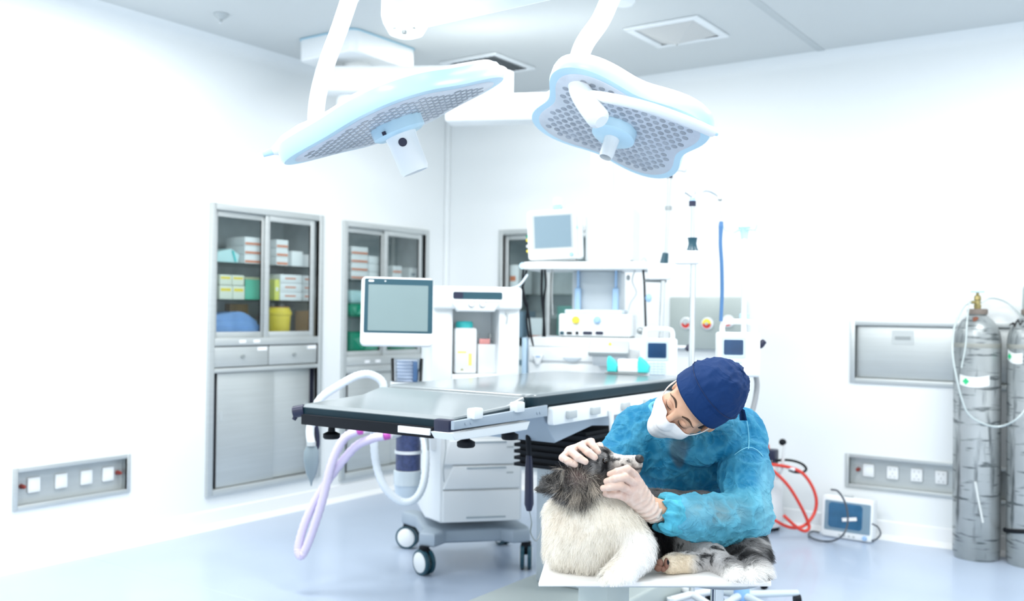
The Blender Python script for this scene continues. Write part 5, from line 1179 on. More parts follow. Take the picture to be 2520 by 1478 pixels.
K(F, (1482, 1146, 2.505, 33), (1512, 1147, 2.50, 27), (1564, 1138, 2.495, 18), k=.012)
K(F, (1490, 1170, 2.505, 27), (1560, 1155, 2.495, 16), k=.010)
K(F, (1462, 1185, 2.50, 42), (1470, 1178, 2.49, 36), k=.02)
K(F, (1520, 1280, 2.50, 54), (1562, 1345, 2.455, 38), k=.03); K(F, (1562, 1345, 2.455, 38), (1560, 1375, 2.43, 34), (1532, 1410, 2.395, 29), (1508, 1424, 2.375, 25), k=.02)
K(F, (1672, 1325, 2.63, 36), (1740, 1370, 2.56, 36), (1795, 1404, 2.48, 22), (1808, 1424, 2.42, 17), k=.02)
K(F, (1735, 1384, 2.53, 18), (1690, 1386, 2.50, 24), (1648, 1388, 2.475, 24), k=.012)
K(F, (1838, 1395, 2.55, 38), (1868, 1412, 2.46, 24), (1850, 1424, 2.41, 16), k=.02)
vs, fs = surface(F, .0055); vs = relax(vs, fs, 2)
vs[:, 2] = np.maximum(vs[:, 2], ZS+.0005)
def coat(X, jit=0.):
    """coat pattern; returns colour, hair length, and a 0..1 head mask"""
    px, py, tt = proj(X); n1 = nz3(X, 28, 1); n2 = nz3(X, 75, 2); n3 = nz3(X, 12, 3)
    px = px+6*n2; py = py+7*n1
    white = np.array([.93, .885, .80]); W2 = np.array([.94, .93, .91]); cream = np.array([.72, .58, .42]); blk = np.array([.012, .012, .014]); gry = np.array([.26, .26, .265]); lg = np.array([.58, .57, .57]); brn = np.array([.23, .19, .16])
    mixc = lambda c, d, w: c*(1-w[:, None])+d*w[:, None]
    col = np.tile(white, (len(X), 1)); col = mixc(col, W2, sm(px, 1500, 1570)*sm(py, 1280, 1330))
    col = mixc(col, cream, sm(n3, .05, .5)*.22*(1-sm(px, 1520, 1560)))
    L = np.full(len(X), .030); L -= .018*sm(py, 1350, 1410)*sm(px, 1480, 1540)
    # dark saddle behind the chest
    d = px-np.interp(py, [1200, 1240, 1290, 1330, 1400], [1488, 1530, 1572, 1604, 1622]); w = sm(d, -14, 20)*sm(tt, 2.465, 2.50)
    sad = mixc(np.tile(blk, (len(X), 1)), gry*.95, sm(d, 40, 85)*(.65+.35*n1))
    col = mixc(col, sad, w); L = L*(1-w)+.024*w
    # hind leg, speckled; rump grey, lower parts white
    hl = sm(-seg(px, py, (1640, 1450), (1655, 1310), (1700, 1318), (1800, 1345), (1830, 1450)), -200, -190)*sm(px, 1648, 1672)*(1-sm(tt, 2.62, 2.66))
    spk = mixc(np.tile(lg*1.18, (len(X), 1)), blk+.05, sm(n2+.5*n1, .22, .42)); spk = mixc(spk, W2, sm(py, 1385, 1415)*.8)
    col = mixc(col, spk, hl); L = L*(1-hl)+.015*hl
    rp = sm(px, 1770, 1800)*(1-sm(py, 1385, 1405)); rc = mixc(np.tile(gry*1.05, (len(X), 1)), blk+.03, sm(n1+n2*.4, .05, .3)); rc = mixc(rc, lg, sm(-n1, .12, .35))
    col = mixc(col, rc, rp); L = L*(1-rp)+.026*rp
    tl = sm(px, 1775, 1800)*sm(py, 1378, 1402); tc_ = mixc(np.tile(W2, (len(X), 1)), gry, sm(n1+n2*.5, .22, .45)); col = mixc(col, tc_, tl); L = L*(1-tl)+.026*tl
    pw = sm(px, 1618, 1634)*(1-sm(px, 1690, 1720))*sm(py, 1363, 1370)*(1-sm(tt, 2.515, 2.53)); col = mixc(col, np.array([.74, .64, .50])[None].repeat(len(X), 0), pw); L = L*(1-pw)+.006*pw
    # head
    b_ = seg(px, py, (1300, 1215), (1350, 1222), (1395, 1240), (1440, 1236), (1475, 1216), (1520, 1204), (1600, 1180)); h = (1-sm(b_, -7, 7))
    streak = nz3(X*np.array([1., 1., .5]), 85, 6)
    hc = mixc(np.tile(gry*.95, (len(X), 1)), blk, sm(streak+.6*n1, .04, .30)); hc = mixc(hc, lg, sm(-streak-.3*n1, .12, .38)*.85)
    ck = sm(px, 1436, 1452)*(1-sm(px, 1500, 1520))*sm(py, 1158, 1174); hc = mixc(hc, brn*.9+.05*n2[:, None], ck*.75)
    mz = sm(px, 1497, 1516); mc = mixc(np.tile(np.array([.66, .62, .58]), (len(X), 1)), blk+.03, sm(n2+.3*n1, .10, .32)*(1-sm(px, 1545, 1570)*.6)); mc = mixc(mc, np.array([.30, .24, .21])[None].repeat(len(X), 0), sm(py, 1138, 1150)*.55); mc = mixc(mc, np.array([.88, .86, .84])[None].repeat(len(X), 0), (1-sm(py, 1122, 1132))*.8)
    hc = mixc(hc, mc, mz); ey = np.exp(-((px-1492)**2/190+(py-1143)**2/420)); hc = mixc(hc, blk, np.clip(ey*1.2, 0, 1))
    col = mixc(col, hc, h); Lh = .016*(1-mz)+.0035*mz; eyed = np.hypot(px-1489, py-1134); Lh = Lh*(.15+.85*sm(eyed, 10, 26)); L = L*(1-h)+Lh*h
    # a mouth line
    ml = np.abs(seg(px, py, (1510, 1166), (1578, 1150))); mk = (1-sm(ml, 1.5, 4))*sm(px, 1515, 1525)*h; col = mixc(col, blk, mk*.8)
    return np.clip(col, 0, 1), np.maximum(L, .003), h
cols, L0, hm = coat(vs)
npmesh('dog_body', vs, fs, colmat('dog skin and undercoat', .8, spec=.1), dog, cols)
# ears: thin curled flaps
Fe = Field(.012)
K(Fe, (1418, 1166, 2.47, 20), (1385, 1178, 2.445, 21), (1350, 1192, 2.44, 16), (1326, 1204, 2.445, 7))
ve, fe = surface(Fe, .003); c0 = np.array(P(1375, 1182, 2.45)); ve = relax(ve, fe, 3); ve = ve-((ve-c0)@NF)[:, None]*NF*.55
def earcol(X):
    px, py, tt = proj(X); n = nz3(X*np.array([1, 1, .6]), 110, 9); g = np.array([.20, .195, .19]); blk = np.array([.015, .014, .014]); w = np.array([.66, .60, .52])
    c = np.tile(g, (len(X), 1)); c = c+(blk-c)*sm(n, 0, .25)[:, None]; c = c+(w-c)*(sm(-n, .1, .35)*sm(px, 1345, 1380))[:, None]
    pk = np.exp(-(((px-1412)**2+(py-1160)**2)/120)); c = c+(np.array([.36, .22, .21])-c)*np.clip(pk, 0, 1)[:, None]
    return np.clip(c, 0, 1)
npmesh('ear', ve, fe, colmat('ear skin', .8, spec=.1), dog, earcol(ve))
# nose, eye, claws and pads
b = MB(); c = P(1573, 1129, 2.487); Mn = axes(CR, CF, CU, c); b.ell(c, (.0125, .014, .0115), Mn); b.ell(c+CR*.004+CF*-.008-CU*.002, (.007, .006, .007), Mn); b.build('nose', mat('wet black nose', (.012, .011, .012), .3, bump=.2, bscale=600), dog)
b = MB(); b.ell(P(1489, 1133, 2.4672), (.0075,)*3); b.build('eye', mat('glossy dark eye', (.012, .010, .009), .05, coat=.6), dog)
PADC = mat('brown paw pad', (.20, .095, .065), .7, var=.25, scale=60, bump=.3, bscale=400)
for px, py, rx, ry in ((1640, 1386, .0065, .015), (1624, 1384, .009, .010), (1620, 1396, .011, .010), (1632, 1399, .008, .008)):
    b = MB(); cc = P(px, py, 2.452); b.ell(cc, (rx, .010, ry), axes(CR, CF, CU, cc)); b.build('paw_pad', PADC, dog)
b = MB(); b.tube([P(1643, 1379, 2.446), P(1645, 1384, 2.441), P(1644, 1389, 2.440)], [.003, .003, .001], 8); b.build('claw', BLACK, dog)
# the coat: individual hairs rooted on the skin
def hairs(name, X, N, D, L, C, r0, parent, stiff=.5, npts=5, clump=.25, seed=0, curly=.12):
    n = len(X); rng = np.random.default_rng(seed); Mi = ROOT[parent.name].inverted(); tr = np.array(Mi.translation)
    cl = np.stack([nz3(X, 55, 20+seed), nz3(X, 55, 21+seed), nz3(X, 55, 22+seed)], 1); fine = rng.normal(size=(n, 3))
    D = D+clump*2.2*cl+.16*fine; D = D-N*(D*N).sum(1)[:, None]*.9; D /= np.linalg.norm(D, axis=1)[:, None]+1e-9
    L = L*rng.uniform(.6, 1.15, n); pts = np.empty((n, npts, 3)); q = X.copy()
    curl = rng.normal(size=(n, 3))*curly+cl*curly*2.5
    for i in range(npts):
        pts[:, i] = q; u = i/(npts-1); d = N*(stiff*(1-u)+.06)+D*(.55+.6*u)+curl*u+np.array([0, 0, -.22])*u; d /= np.linalg.norm(d, axis=1)[:, None]; q = q+d*(L/(npts-1))[:, None]
    cu = bpy.data.hair_curves.new(name); cu.add_curves([npts]*n)
    P_ = (pts.reshape(-1, 3)+tr).astype(np.float32); P_[:, 2] = np.maximum(P_[:, 2], .0006)
    cu.points.foreach_set('position', P_.ravel())
    ra = cu.attributes.get('radius') or cu.attributes.new('radius', 'FLOAT', 'POINT'); ra.data.foreach_set('value', (r0*np.tile(np.linspace(1, .18, npts), n)).astype(np.float32))
    ca = cu.attributes.new('col', 'FLOAT_COLOR', 'CURVE'); C = np.clip(C*rng.uniform(.82, 1.12, n)[:, None], 0, 1); ca.data.foreach_set('color', np.c_[C, np.ones(n)].ravel().astype(np.float32))
    cu.materials.append(colmat('dog hair', .55, spec=.25)); o = bpy.data.objects.new(name, cu); COL.objects.link(o); o.parent = parent; ROOT[o.name] = ROOT[parent.name]; return o
def scatter(vs, fs, n, seed, wt=None):
    rng = np.random.default_rng(seed); nn = vnormals(vs, fs); a = np.linalg.norm(np.cross(vs[fs[:, 2]]-vs[fs[:, 0]], vs[fs[:, 3]]-vs[fs[:, 1]]), axis=1)
    if wt is not None: a = a*wt[fs].mean(1)
    f = rng.choice(len(fs), n, p=a/a.sum()); u, v = rng.random((2, n)); u, v = u[:, None], v[:, None]
    bl = lambda A: (A[fs[f, 0]]*(1-u)+A[fs[f, 1]]*u)*(1-v)+(A[fs[f, 3]]*(1-u)+A[fs[f, 2]]*u)*v
    Nn = bl(nn); return bl(vs), Nn/np.linalg.norm(Nn, axis=1)[:, None]
toc = (vnormals(vs, fs)@-NF); px, py, tt = proj(vs)
wt = np.where(toc > -.35, 1., .35)*(1+2.2*(hm > .5)+1.*(px > 1640))*np.where(vs[:, 2] < ZS+.004, .1, 1)
Xh, Nh = scatter(vs, fs, 62000, 5, wt); C, L, hmask = coat(Xh)
px, py, tt = proj(Xh)
back = -NR*.9-NU*.35; down = np.array([0, 0, -1.])
D = down[None]*1.+NR[None]*.04+np.where(px > 1640, 1, 0)[:, None]*(NR*.5)[None]; D = D*(1-hmask[:, None])+back[None]*hmask[:, None]
lo_ = (px < 1500) & (py > 1300); D[lo_] += -NR*.2
hairs('fur', Xh, Nh, D, L, C, .00034, dog, .55, 5, .28, 1)
# long ear fringe
Xe, Ne = scatter(ve, fe, 5600, 8); pe, qe, _ = proj(Xe); ft = np.clip((pe-1320)/80, 0, 1)
De = (np.array(-CU)*1.0)[None]*ft[:, None]*(1.1)+(-NR*(1.05-.8*ft)[:, None])+NR[None]*(sm(pe, 1395, 1420)*.25)[:, None]
rng = np.random.default_rng(3); Le = np.where(rng.random(len(Xe)) < ft*.75, .046*ft+.006, .011)
hairs('ear_fringe', Xe, Ne, De, Le, earcol(Xe)*.72, .0003, dog, .30, 7, .8, 2, .38)
n_ = 2400; rng = np.random.default_rng(11); cx, cy = rng.uniform(1395, 1455, n_), rng.uniform(1165, 1215, n_); Xr = np.array([P(a, b_, 2.448) for a, b_ in zip(cx, cy)]); Nr = np.tile(-NF, (n_, 1)); ang = (cx-1420)/45
Dr = -NU[None]*.9+NR[None]*ang[:, None]*.7; cr = nz3(Xr, 60, 31); Cr = np.where((cr > .03)[:, None], np.array([[.62, .54, .45]]), np.array([[.045, .042, .042]]))
hairs('ear_tuft', Xr, Nr, Dr, np.full(n_, .058), Cr, .00030, dog, .22, 7, .75, 3, .42)
# ================================================================== the vet
person = thing('person', 'person in a blue gown and navy cap bending over the dog, holding its head', 'person', mtx(P(1760, 1350, 3.02)))
ROOT[person.name] = Matrix.Translation(V((person.location.x, person.location.y, 0))); person.matrix_world = ROOT[person.name]
SKIN = colmat('skin', .48, bump=.04, bscale=900, spec=.35, sss=.12)
# --- head frame: x towards the subject's left, y where the face looks, z the crown
cr_, sr_ = math.cos(math.radians(45)), math.sin(math.radians(45)); pt_ = math.radians(45)
hx = -(CR*cr_-CU*sr_); dn = -CR*sr_-CU*cr_
turn = math.radians(-7)
hy = -CF*math.cos(pt_)+dn*math.sin(pt_); hz = hx.cross(hy)
yw = math.radians(17); hx, hy = hx*math.cos(yw)-hy*math.sin(yw), hy*math.cos(yw)+hx*math.sin(yw)
eye_mid = P(1665, 1018, 2.60)
HS = .98
HO = eye_mid-(hy*.086+hz*.004)*HS
MH = axes(hx, hy, hz, HO); MH = MH@Matrix.Scale(HS, 4)
MHn = np.array(MH); H3, Ht = MHn[:3, :3], MHn[:3, 3]
def hw(p): return MH@V(p)
Fh = Field(.02)
Fh.ell((0, -.012, .040), (.074, .094, .080)); Fh.ell((0, .020, -.030), (.061, .072, .084)); Fh.ell((0, .056, -.098), (.026, .028, .022))
for s in (-1, 1):
    Fh.ell((s*.036, .052, -.036), (.027, .030, .030)); Fh.cap((s*.010, .083, .023), .012, (s*.045, .068, .022), .013, .015)
Fh.cut((-.0325, .1035, .002), .019, .012).cut((.0325, .1035, .002), .019, .012)
for s in (-1, 1): Fh.ell((s*.0315, .0725, .002), (.0165, .0165, .0135), None, .006)
Fh.cap((0, .086, .014), .0075, (0, .110, -.026), .0105, .014); Fh.ell((0, .112, -.031), (.011, .010, .009), None, .008)
for s in (-1, 1): Fh.ell((s*.012, .102, -.035), (.0075, .009, .007), None, .008); Fh.ell((s*(.0755 if s < 0 else .066), -.008, -.012), (.007, .018, .030), Matrix.Rotation(s*-.25, 3, 'Z')@Matrix.Rotation(-.2, 3, 'X'), .006); Fh.ell((s*(.083 if s < 0 else .068), -.018, -.004), (.005, .016, .022), Matrix.Rotation(s*-.5, 3, 'Z'), .006)
Fh.cap((0, .084, -.062), .010, (0, .082, -.074), .010, .015)
Fh.cap((0, -.025, -.05), .050, (-.01, -.062, -.15), .050)
vh, fh = surface(Fh, .0030); vh = relax(vh, fh, 1)
def headcol(v):
    c = np.tile(np.array([.64, .385, .26]), (len(v), 1)); x, y, z = v.T
    red = np.exp(-(((np.abs(x)-.040)/.020)**2+((z+.03)/.022)**2))*.5+np.exp(-((x/.014)**2+((z+.028)/.016)**2))*.55; c = c+(np.array([.62, .27, .20])-c)*np.clip(red*(y > .03), 0, 1)[:, None]
    sh = np.exp(-(((np.abs(x)-.032)/.018)**2+((z-.004)/.010)**2))*.35*(y > .05); c = c+(np.array([.48, .25, .17])-c)*sh[:, None]
    return c
hc_ = headcol(vh); vhw = vh@H3.T+Ht
# --- body
def pr(px, t): return px*t/FPX
Fb = Field(.03)
nb = hw((0, -.062, -.15))
Fb.cap(nb, .048, P(1752, 1075, 2.95), .062)
K(Fb, (1575, 1085, 2.92, 44), (1700, 1085, 2.97, 70), (1812, 1085, 2.88, 46)); K(Fb, (1700, 1120, 2.99, 92), (1730, 1250, 3.04, 92), (1755, 1310, 3.05, 92))
K(Fb, (1575, 1085, 2.92, 40), (1508, 1160, 2.86, 34), (1480, 1190, 2.80, 30)); K(Fb, (1480, 1190, 2.80, 30), (1440, 1128, 2.66, 21), (1432, 1112, 2.60, 20))
K(Fb, (1812, 1085, 2.88, 42), (1838, 1262, 2.68, 36), (1770, 1275, 2.60, 33), (1622, 1254, 2.50, 24), (1590, 1232, 2.48, 20), k=.015)
hipL, hipR = P(1720, 1338, 3.02), P(1760, 1336, 3.12)
kL, kR = P(1482, 1345, 2.95), P(1486, 1340, 3.07)
for h_, k_, da in ((hipL, kL, 0), (hipR, kR, .02)):
    Fb.cap(h_, .074, k_, .054); an = V((k_.x, k_.y, .10))+CR*.03+CF*(.03+da); Fb.cap(k_, .056, an, .036); Fb.cap(V((an.x, an.y, .045)), .034, V((an.x, an.y, .035))-CR*.11-CF*.05, .026)
vb, fb = surface(Fb, .009); vb = relax(vb, fb, 2); vb[:, 2] = np.maximum(vb[:, 2], .012)
cb_ = np.tile(np.array([.64, .385, .26]), (len(vb), 1))
npmesh('body', np.r_[vhw, vb], np.r_[fh, fb+len(vhw)], SKIN, person, np.r_[hc_, cb_])
# --- face details on the skin
def front(x, z, o=0.):
    y = .16; 
    for _ in range(60):
        d = Fh(np.array([[x, y, z]]))[0]-o
        if d < 3e-4: break
        y -= d*.8
        if y < .012: y = .012; break
    return V((x, y, z))
def strip(pts, wd_, m, name, lift=.0006, taper=True):
    b = MB(); c = [hw(front(x, z, lift)) for x, z in pts]; n = len(c)
    b.tube(c, [wd_*(1-.65*abs(2*i/(n-1)-.75)) if taper else wd_ for i in range(n)], 8); return b.build(name, m, person)
BROW = mat('dark brown brow', (.055, .028, .016), .8, var=.3, scale=300); LASH = mat('dark lash', (.018, .010, .008), .7)
for s in (-1, 1):
    strip([(s*lerp(.014, .056, u), .0215+.0075*math.sin(PI*min(u*.95+.08, 1))-.004*u*u) for u in [i/9 for i in range(10)]], .0034, BROW, 'eyebrow')
    arc = [(s*lerp(.017, .047, u), -.0035-.0065*math.sin(PI*u)) for u in [i/10 for i in range(11)]]
    strip(arc, .0011, LASH, 'lash_line')
    b = MB()
    for i in range(14):
        u = (i+.5)/14; x, z = s*lerp(.018, .048, u), -.0035-.0065*math.sin(PI*u); p = front(x, z, .0006); q = p+V((s*(.006*(u-.35)), .0040, -.0048-.0022*math.sin(PI*u))); b.tube([hw(p), hw(lerp(p, q, .5)+V((0, .001, 0))), hw(q)], [.00042, .00035, .0001], 5)
    b.build('eyelashes', LASH, person)
    strip([(s*lerp(.018, .046, u), .006+.0055*math.sin(PI*u)) for u in [i/8 for i in range(9)]], .0007, mat('lid crease', (.42, .20, .13), .6), 'lid_crease', 0.)
# hair at temple and nape
Fr = Field(.012)
Fr.cap((.066, -.045, .0), .026, (.052, -.078, -.055), .030); Fr.cap((.03, -.09, -.01), .035, (.0, -.095, -.07), .034); Fr.cap((-.05, -.075, -.01), .028, (-.03, -.085, -.06), .028)
Fr.cap((-.060, -.045, -.01), .030, (-.050, -.075, -.065), .030)
vr, fr_ = surface(Fr, .003); vr = relax(vr, fr_, 2); vr = vr+vnormals(vr, fr_)*(.0022*nz3(vr*np.array([1, 1, .22]), 260, 4))[:, None]
npmesh('hair', vr@H3.T+Ht, fr_, mat('dark brown hair', (.045, .022, .013), .5, var=.5, scale=60), person)
# --- face mask
MASK = mat('white mask fabric', (.76, .765, .775), .75, var=.015, bump=.08, bscale=500)
nu, nv = 36, 26; vs, fs = [], []
for j in range(nv+1):
    v = j/nv
    for i in range(nu+1):
        u = 2*i/nu-1; x = u*.066
        ztop = -.010-.012*abs(u)**1.4-.004*math.cos(u*PI*.5)*0; z = lerp(ztop, -.118+.040*u*u, v)
        zf = z if z > -.100 else -.100
        p = front(x*(1-.10*v*v), zf, .0045)
        if z < -.100: p.z = z; p.y -= (-.100-z)*.55
        y0 = p.y; bul = .010*math.sin(PI*min(v*1.05, 1))*(1-u*u); p.y = max(p.y, .118-.075*u*u-.008*(v-.45)**2*4-.0)*.35+p.y*.65+bul
        p.y += .0016*math.sin(v*PI*2*3)*(1-abs(u)**3)*sm(np.array([v]), .2, .4)[0]
        vs.append(tuple(p)); 
for j in range(nv):
    for i in range(nu): fs.append((j*(nu+1)+i, j*(nu+1)+i+1, (j+1)*(nu+1)+i+1, (j+1)*(nu+1)+i))
vm = np.array(vs); top_edge = vm[:nu+1]; fm = np.array(fs)
mk_ = npmesh('face_mask', vm@H3.T+Ht, fm, MASK, person)
so = mk_.modifiers.new('thick', 'SOLIDIFY'); so.thickness = .0016; so.offset = 1
b = MB(); b.tube([hw(p) for p in vm[:nu+1]], .0011, 6); b.build('mask_binding', MASK, person)
MB_ = mat('pale blue mask binding', (.55, .68, .78), .7); b = MB(); b.tube([hw(vm[j*(nu+1)+nu]+np.array([.001, 0, 0])) for j in range(nv+1)], .0018, 6); b.build('mask_side_binding', MB_, person)
for s, i in ((1, nu), (-1, 0)):
    for j, zz in ((1, .008), (nv-2, -.016)):
        p = V(vm[j*(nu+1)+i]); e_ = V((s*.079, -.004, zz)); mid = lerp(p, e_, .5)+V((s*.006, .0, 0)); b = MB(); b.tube([hw(q_) for q_ in spline([p, mid, e_, V((s*.080, -.026, zz*.6))], 6)], .0013, 6); b.build('ear_loop', mat('white elastic', (.78, .78, .78), .6), person)
# --- surgical cap: crown shell, band, back tie
CAPM = mat('navy cotton', (.003, .028, .115), .75, var=.12, scale=18, bump=.06, bscale=700, spec=.2)
crumple(CAPM, .0022, 5., 11.)
axis = V((0, -.42, .907)).normalized(); side = V((1, 0, 0)); fwd_ = axis.cross(side)*-1
fwd_ = side.cross(axis)*-1 if (side.cross(axis)).y < 0 else side.cross(axis)
cc = V((0, -.012, .040)); nu, nv = 120, 46; vs = []; fs = []
for j in range(nv+1):
    v = j/nv; th_ = v*math.radians(99)
    for i in range(nu):
        a = 2*PI*i/nu; f = math.cos(a); sd = math.sin(a)
        R_f = .112 if f > 0 else .150; r = math.sin(th_)
        p = cc+fwd_*(f*r*R_f)+side*(sd*r*.0895)+axis*(math.cos(th_)*.124 if th_ < PI/2 else math.cos(th_)*.16)
        if v < .80: p += (p-cc).normalized()*.004*math.sin(min(v*2.2, 1)*PI*.5)
        pa = np.array([[f*r, sd*r, math.cos(th_)]]); q = p+V((0, 0, 0))
        w = (1-abs(1-2*((noise.noise(V((sd*r*3.2+f*1.1, v*5.5+f*.8, f*1.7)))+1)/2)))**5
        bag = .5-.5*f
        amp = (.0055*w*(.35+bag)+.0035*noise.noise(V((f*r*5, sd*r*5, v*5))))*(1 if v < .78 else .25)
        p += (p-cc).normalized()*amp
        vs.append(tuple(p))
for j in range(nv):
    for i in range(nu): fs.append((j*nu+i, j*nu+(i+1) % nu, (j+1)*nu+(i+1) % nu, (j+1)*nu+i))
vc_ = np.array(vs); fc_ = np.array(fs); jb = int(nv*.79)
cp = npmesh('surgical_cap', vc_@H3.T+Ht, fc_[:jb*nu], CAPM, person)
so = cp.modifiers.new('thick', 'SOLIDIFY'); so.thickness = .0016; so.offset = -1
cen = np.array(cc); vb2 = cen+(vc_-cen)*1.012
bd = npmesh('cap_band', vb2@H3.T+Ht, fc_[(jb-1)*nu:], CAPM, person)
so = bd.modifiers.new('thick', 'SOLIDIFY'); so.thickness = .0022; so.offset = -1
b = MB(); b.tube([hw(cen+(vc_[(jb-1)*nu+i]-cen)*1.016) for i in range(nu)], .0009, 6, closed=True); b.build('cap_seam', mat('dark seam', (.004, .018, .08), .8), person)
bk = V(vc_[int(nv*.93)*nu+int(nu*.56)])
b = MB()
for dx in (0, .010):
    q0 = hw(bk)+CR*dx*.5; pts = [q0, P(1824+dx*400, 1008, 2.74), P(1828+dx*350, 1034, 2.74)]; w_ = [.010, .006, .009]
    vv = []; 
    for q_, ww in zip(pts, w_): vv += [q_-CR*ww*.9, q_+CR*ww*.9, q_+CR*ww*.9+CF*.003, q_-CR*ww*.9+CF*.003]
    b.raw(vv, [(4*k+i, 4*k+(i+1) % 4, 4*k+4+(i+1) % 4, 4*k+4+i) for k in (0, 1) for i in range(4)]+[(0, 1, 2, 3), (8, 9, 10, 11)])
b.build('cap_tie', CAPM, person)
# --- gown
GOWN = colmat('thin blue gown fabric', .62, bump=.16, bscale=90, spec=.25, transl=.22)
crumple(GOWN)
Fg = Field(.03)
K(Fg, (1572, 1068, 2.93, 60), (1625, 1040, 2.95, 50), (1705, 1040, 2.98, 54), (1775, 1050, 2.94, 54), (1818, 1066, 2.88, 58))
K(Fg, (1660, 1120, 2.97, 100), (1720, 1120, 2.98, 106), (1770, 1130, 2.95, 90)); K(Fg, (1690, 1140, 2.99, 108), (1720, 1255, 3.05, 112), (1755, 1315, 3.06, 100), (1745, 1325, 3.04, 92))
K(Fg, (1572, 1072, 2.93, 60), (1512, 1150, 2.87, 50), (1484, 1185, 2.81, 44)); K(Fg, (1484, 1185, 2.81, 44), (1452, 1140, 2.70, 34), k=.02)
K(Fg, (1818, 1068, 2.88, 58), (1838, 1170, 2.78, 58), (1836, 1262, 2.67, 61)); K(Fg, (1836, 1270, 2.67, 62), (1760, 1282, 2.60, 59), (1700, 1273, 2.545, 53), (1664, 1268, 2.52, 42), k=.02)
K(Fg, (1660, 1082, 2.86, 38), (1720, 1108, 2.82, 38), (1788, 1074, 2.81, 42), (1812, 1050, 2.84, 42), k=.02)
K(Fg, (1640, 1338, 3.02, 58), (1730, 1330, 3.05, 80))
vg, fg = surface(Fg, .0050); vg = relax(vg, fg, 4)
ng = vnormals(vg, fg); px, py, tt = proj(vg)
slv = sm(tt, 2.45, 2.5)*(1-sm(tt, 2.70, 2.76))*sm(py, 1195, 1225)*sm(px, 1590, 1610)            # the near forearm
drape_ = 1-slv
# long folds: hanging from the shoulders, wrapped round the sleeve, plus crisp crumples
w1 = np.sin((px*.9+py*.28)/15+2.2*nz3(vg, 7, 41))*.5+.5
fold = ridge(vg*np.array([1, 1, .45]), 11, 42, 5); cr1 = ridge(vg, 17, 43, 6); cr2 = ridge(vg, 36, 44, 6); cr3 = ridge(vg*np.array([.6, .6, 1.2]), 24, 45, 7)
disp = drape_*(.0085*fold+.004*w1*sm(py, 1040, 1100)+.005*cr1+.0025*cr2)+slv*(.006*cr1+.0055*cr3+.003*cr2+.002*nz3(vg, 12, 46))
vg2 = vg+ng*(disp-.004)[:, None]
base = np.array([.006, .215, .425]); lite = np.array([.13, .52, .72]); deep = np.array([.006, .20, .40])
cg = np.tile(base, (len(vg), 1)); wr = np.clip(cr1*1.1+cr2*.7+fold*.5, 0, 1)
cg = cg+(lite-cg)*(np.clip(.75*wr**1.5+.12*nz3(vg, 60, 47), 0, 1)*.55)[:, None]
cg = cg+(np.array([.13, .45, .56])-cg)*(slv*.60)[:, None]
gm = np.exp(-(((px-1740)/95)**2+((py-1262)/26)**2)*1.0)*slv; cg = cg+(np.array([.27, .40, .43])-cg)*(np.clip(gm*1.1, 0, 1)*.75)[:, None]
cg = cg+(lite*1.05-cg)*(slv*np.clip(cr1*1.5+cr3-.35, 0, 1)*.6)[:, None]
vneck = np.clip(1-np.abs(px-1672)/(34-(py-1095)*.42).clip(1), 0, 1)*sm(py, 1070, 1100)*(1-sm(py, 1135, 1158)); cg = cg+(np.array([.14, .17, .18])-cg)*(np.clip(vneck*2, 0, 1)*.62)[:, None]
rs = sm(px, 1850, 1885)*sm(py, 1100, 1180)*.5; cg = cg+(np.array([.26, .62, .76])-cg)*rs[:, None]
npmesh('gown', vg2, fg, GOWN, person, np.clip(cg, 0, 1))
# collar binding, shoulder seams, gathered cuff
GB = mat('gown binding', (.14, .52, .72), .6, var=.1, scale=40)
def onfield(F, px, py, t0=2.2, off=0.):
    t = t0; d = np.array(ray(px, py)); 
    for _ in range(90):
        e = F((NO+d*t)[None])[0]-off
        if e < 5e-4: break
        t += max(e*.8/np.linalg.norm(d), 2e-4)
    return V(NO+d*t)
b = MB(); b.tube(spline([P(1640, 984, 2.92), P(1612, 990, 2.885), P(1600, 999, 2.87), P(1606, 1011, 2.86), P(1616, 1024, 2.85), P(1632, 1042, 2.82)]), .0055, 10); b.build('collar_binding', GB, person)
b = MB(); b.tube(spline([P(1632, 1000, 2.90), P(1616, 1004, 2.895), P(1622, 1020, 2.89), P(1642, 1040, 2.89)]), .012, 10); b.build('scrub_collar', mat('royal blue scrub collar', (.03, .12, .42), .7), person)
SEAMG = mat('pale gown seam', (.22, .62, .78), .7)
for pts in ([(1838, 1035), (1842, 1060), (1843, 1090), (1842, 1104)], [(1803, 1122), (1822, 1108), (1842, 1100), (1862, 1106), (1878, 1122)]):
    b = MB(); b.tube([onfield(Fg, x, y, 2.2, .0035) for x, y in [tuple(q_)[:2] for q_ in spline([V((x, y, 0)) for x, y in pts], 6)]], .0012, 6); b.build('gown_seam', SEAMG, person)
cw = P(1634, 1262, 2.510); ax_ = (P(1624, 1258, 2.505)-P(1680, 1272, 2.54)).normalized(); x_, y_, z_ = MB().frame(ax_)
vs = []; fs = []; n = 72; lv = [(-.050, .050, .1), (-.030, .054, .3), (-.012, .053, .7), (.004, .049, 1.), (.014, .044, 1.1), (.018, .038, 1.), (.012, .032, .8), (-.012, .027, .5)]
for h_, r, w in lv:
    for j in range(n):
        a = 2*PI*j/n; rr = r*(1+w*(.075*math.sin(a*9+1.3)+.055*math.sin(a*16+.4)+.06*math.sin(a*5)))+.0; hh = h_+.007*w*math.sin(a*7+2)+.010*math.sin(a+1.2)
        vs.append(np.array(cw+ax_*hh+(x_*math.cos(a)+y_*math.sin(a))*rr))
for i in range(len(lv)-1):
    for j in range(n): fs.append((i*n+j, i*n+(j+1) % n, (i+1)*n+(j+1) % n, (i+1)*n+j))
vs = np.array(vs); cfc = np.tile(np.array([.10, .52, .70]), (len(vs), 1))*(1+.5*nz3(vs, 70, 50))[:, None]
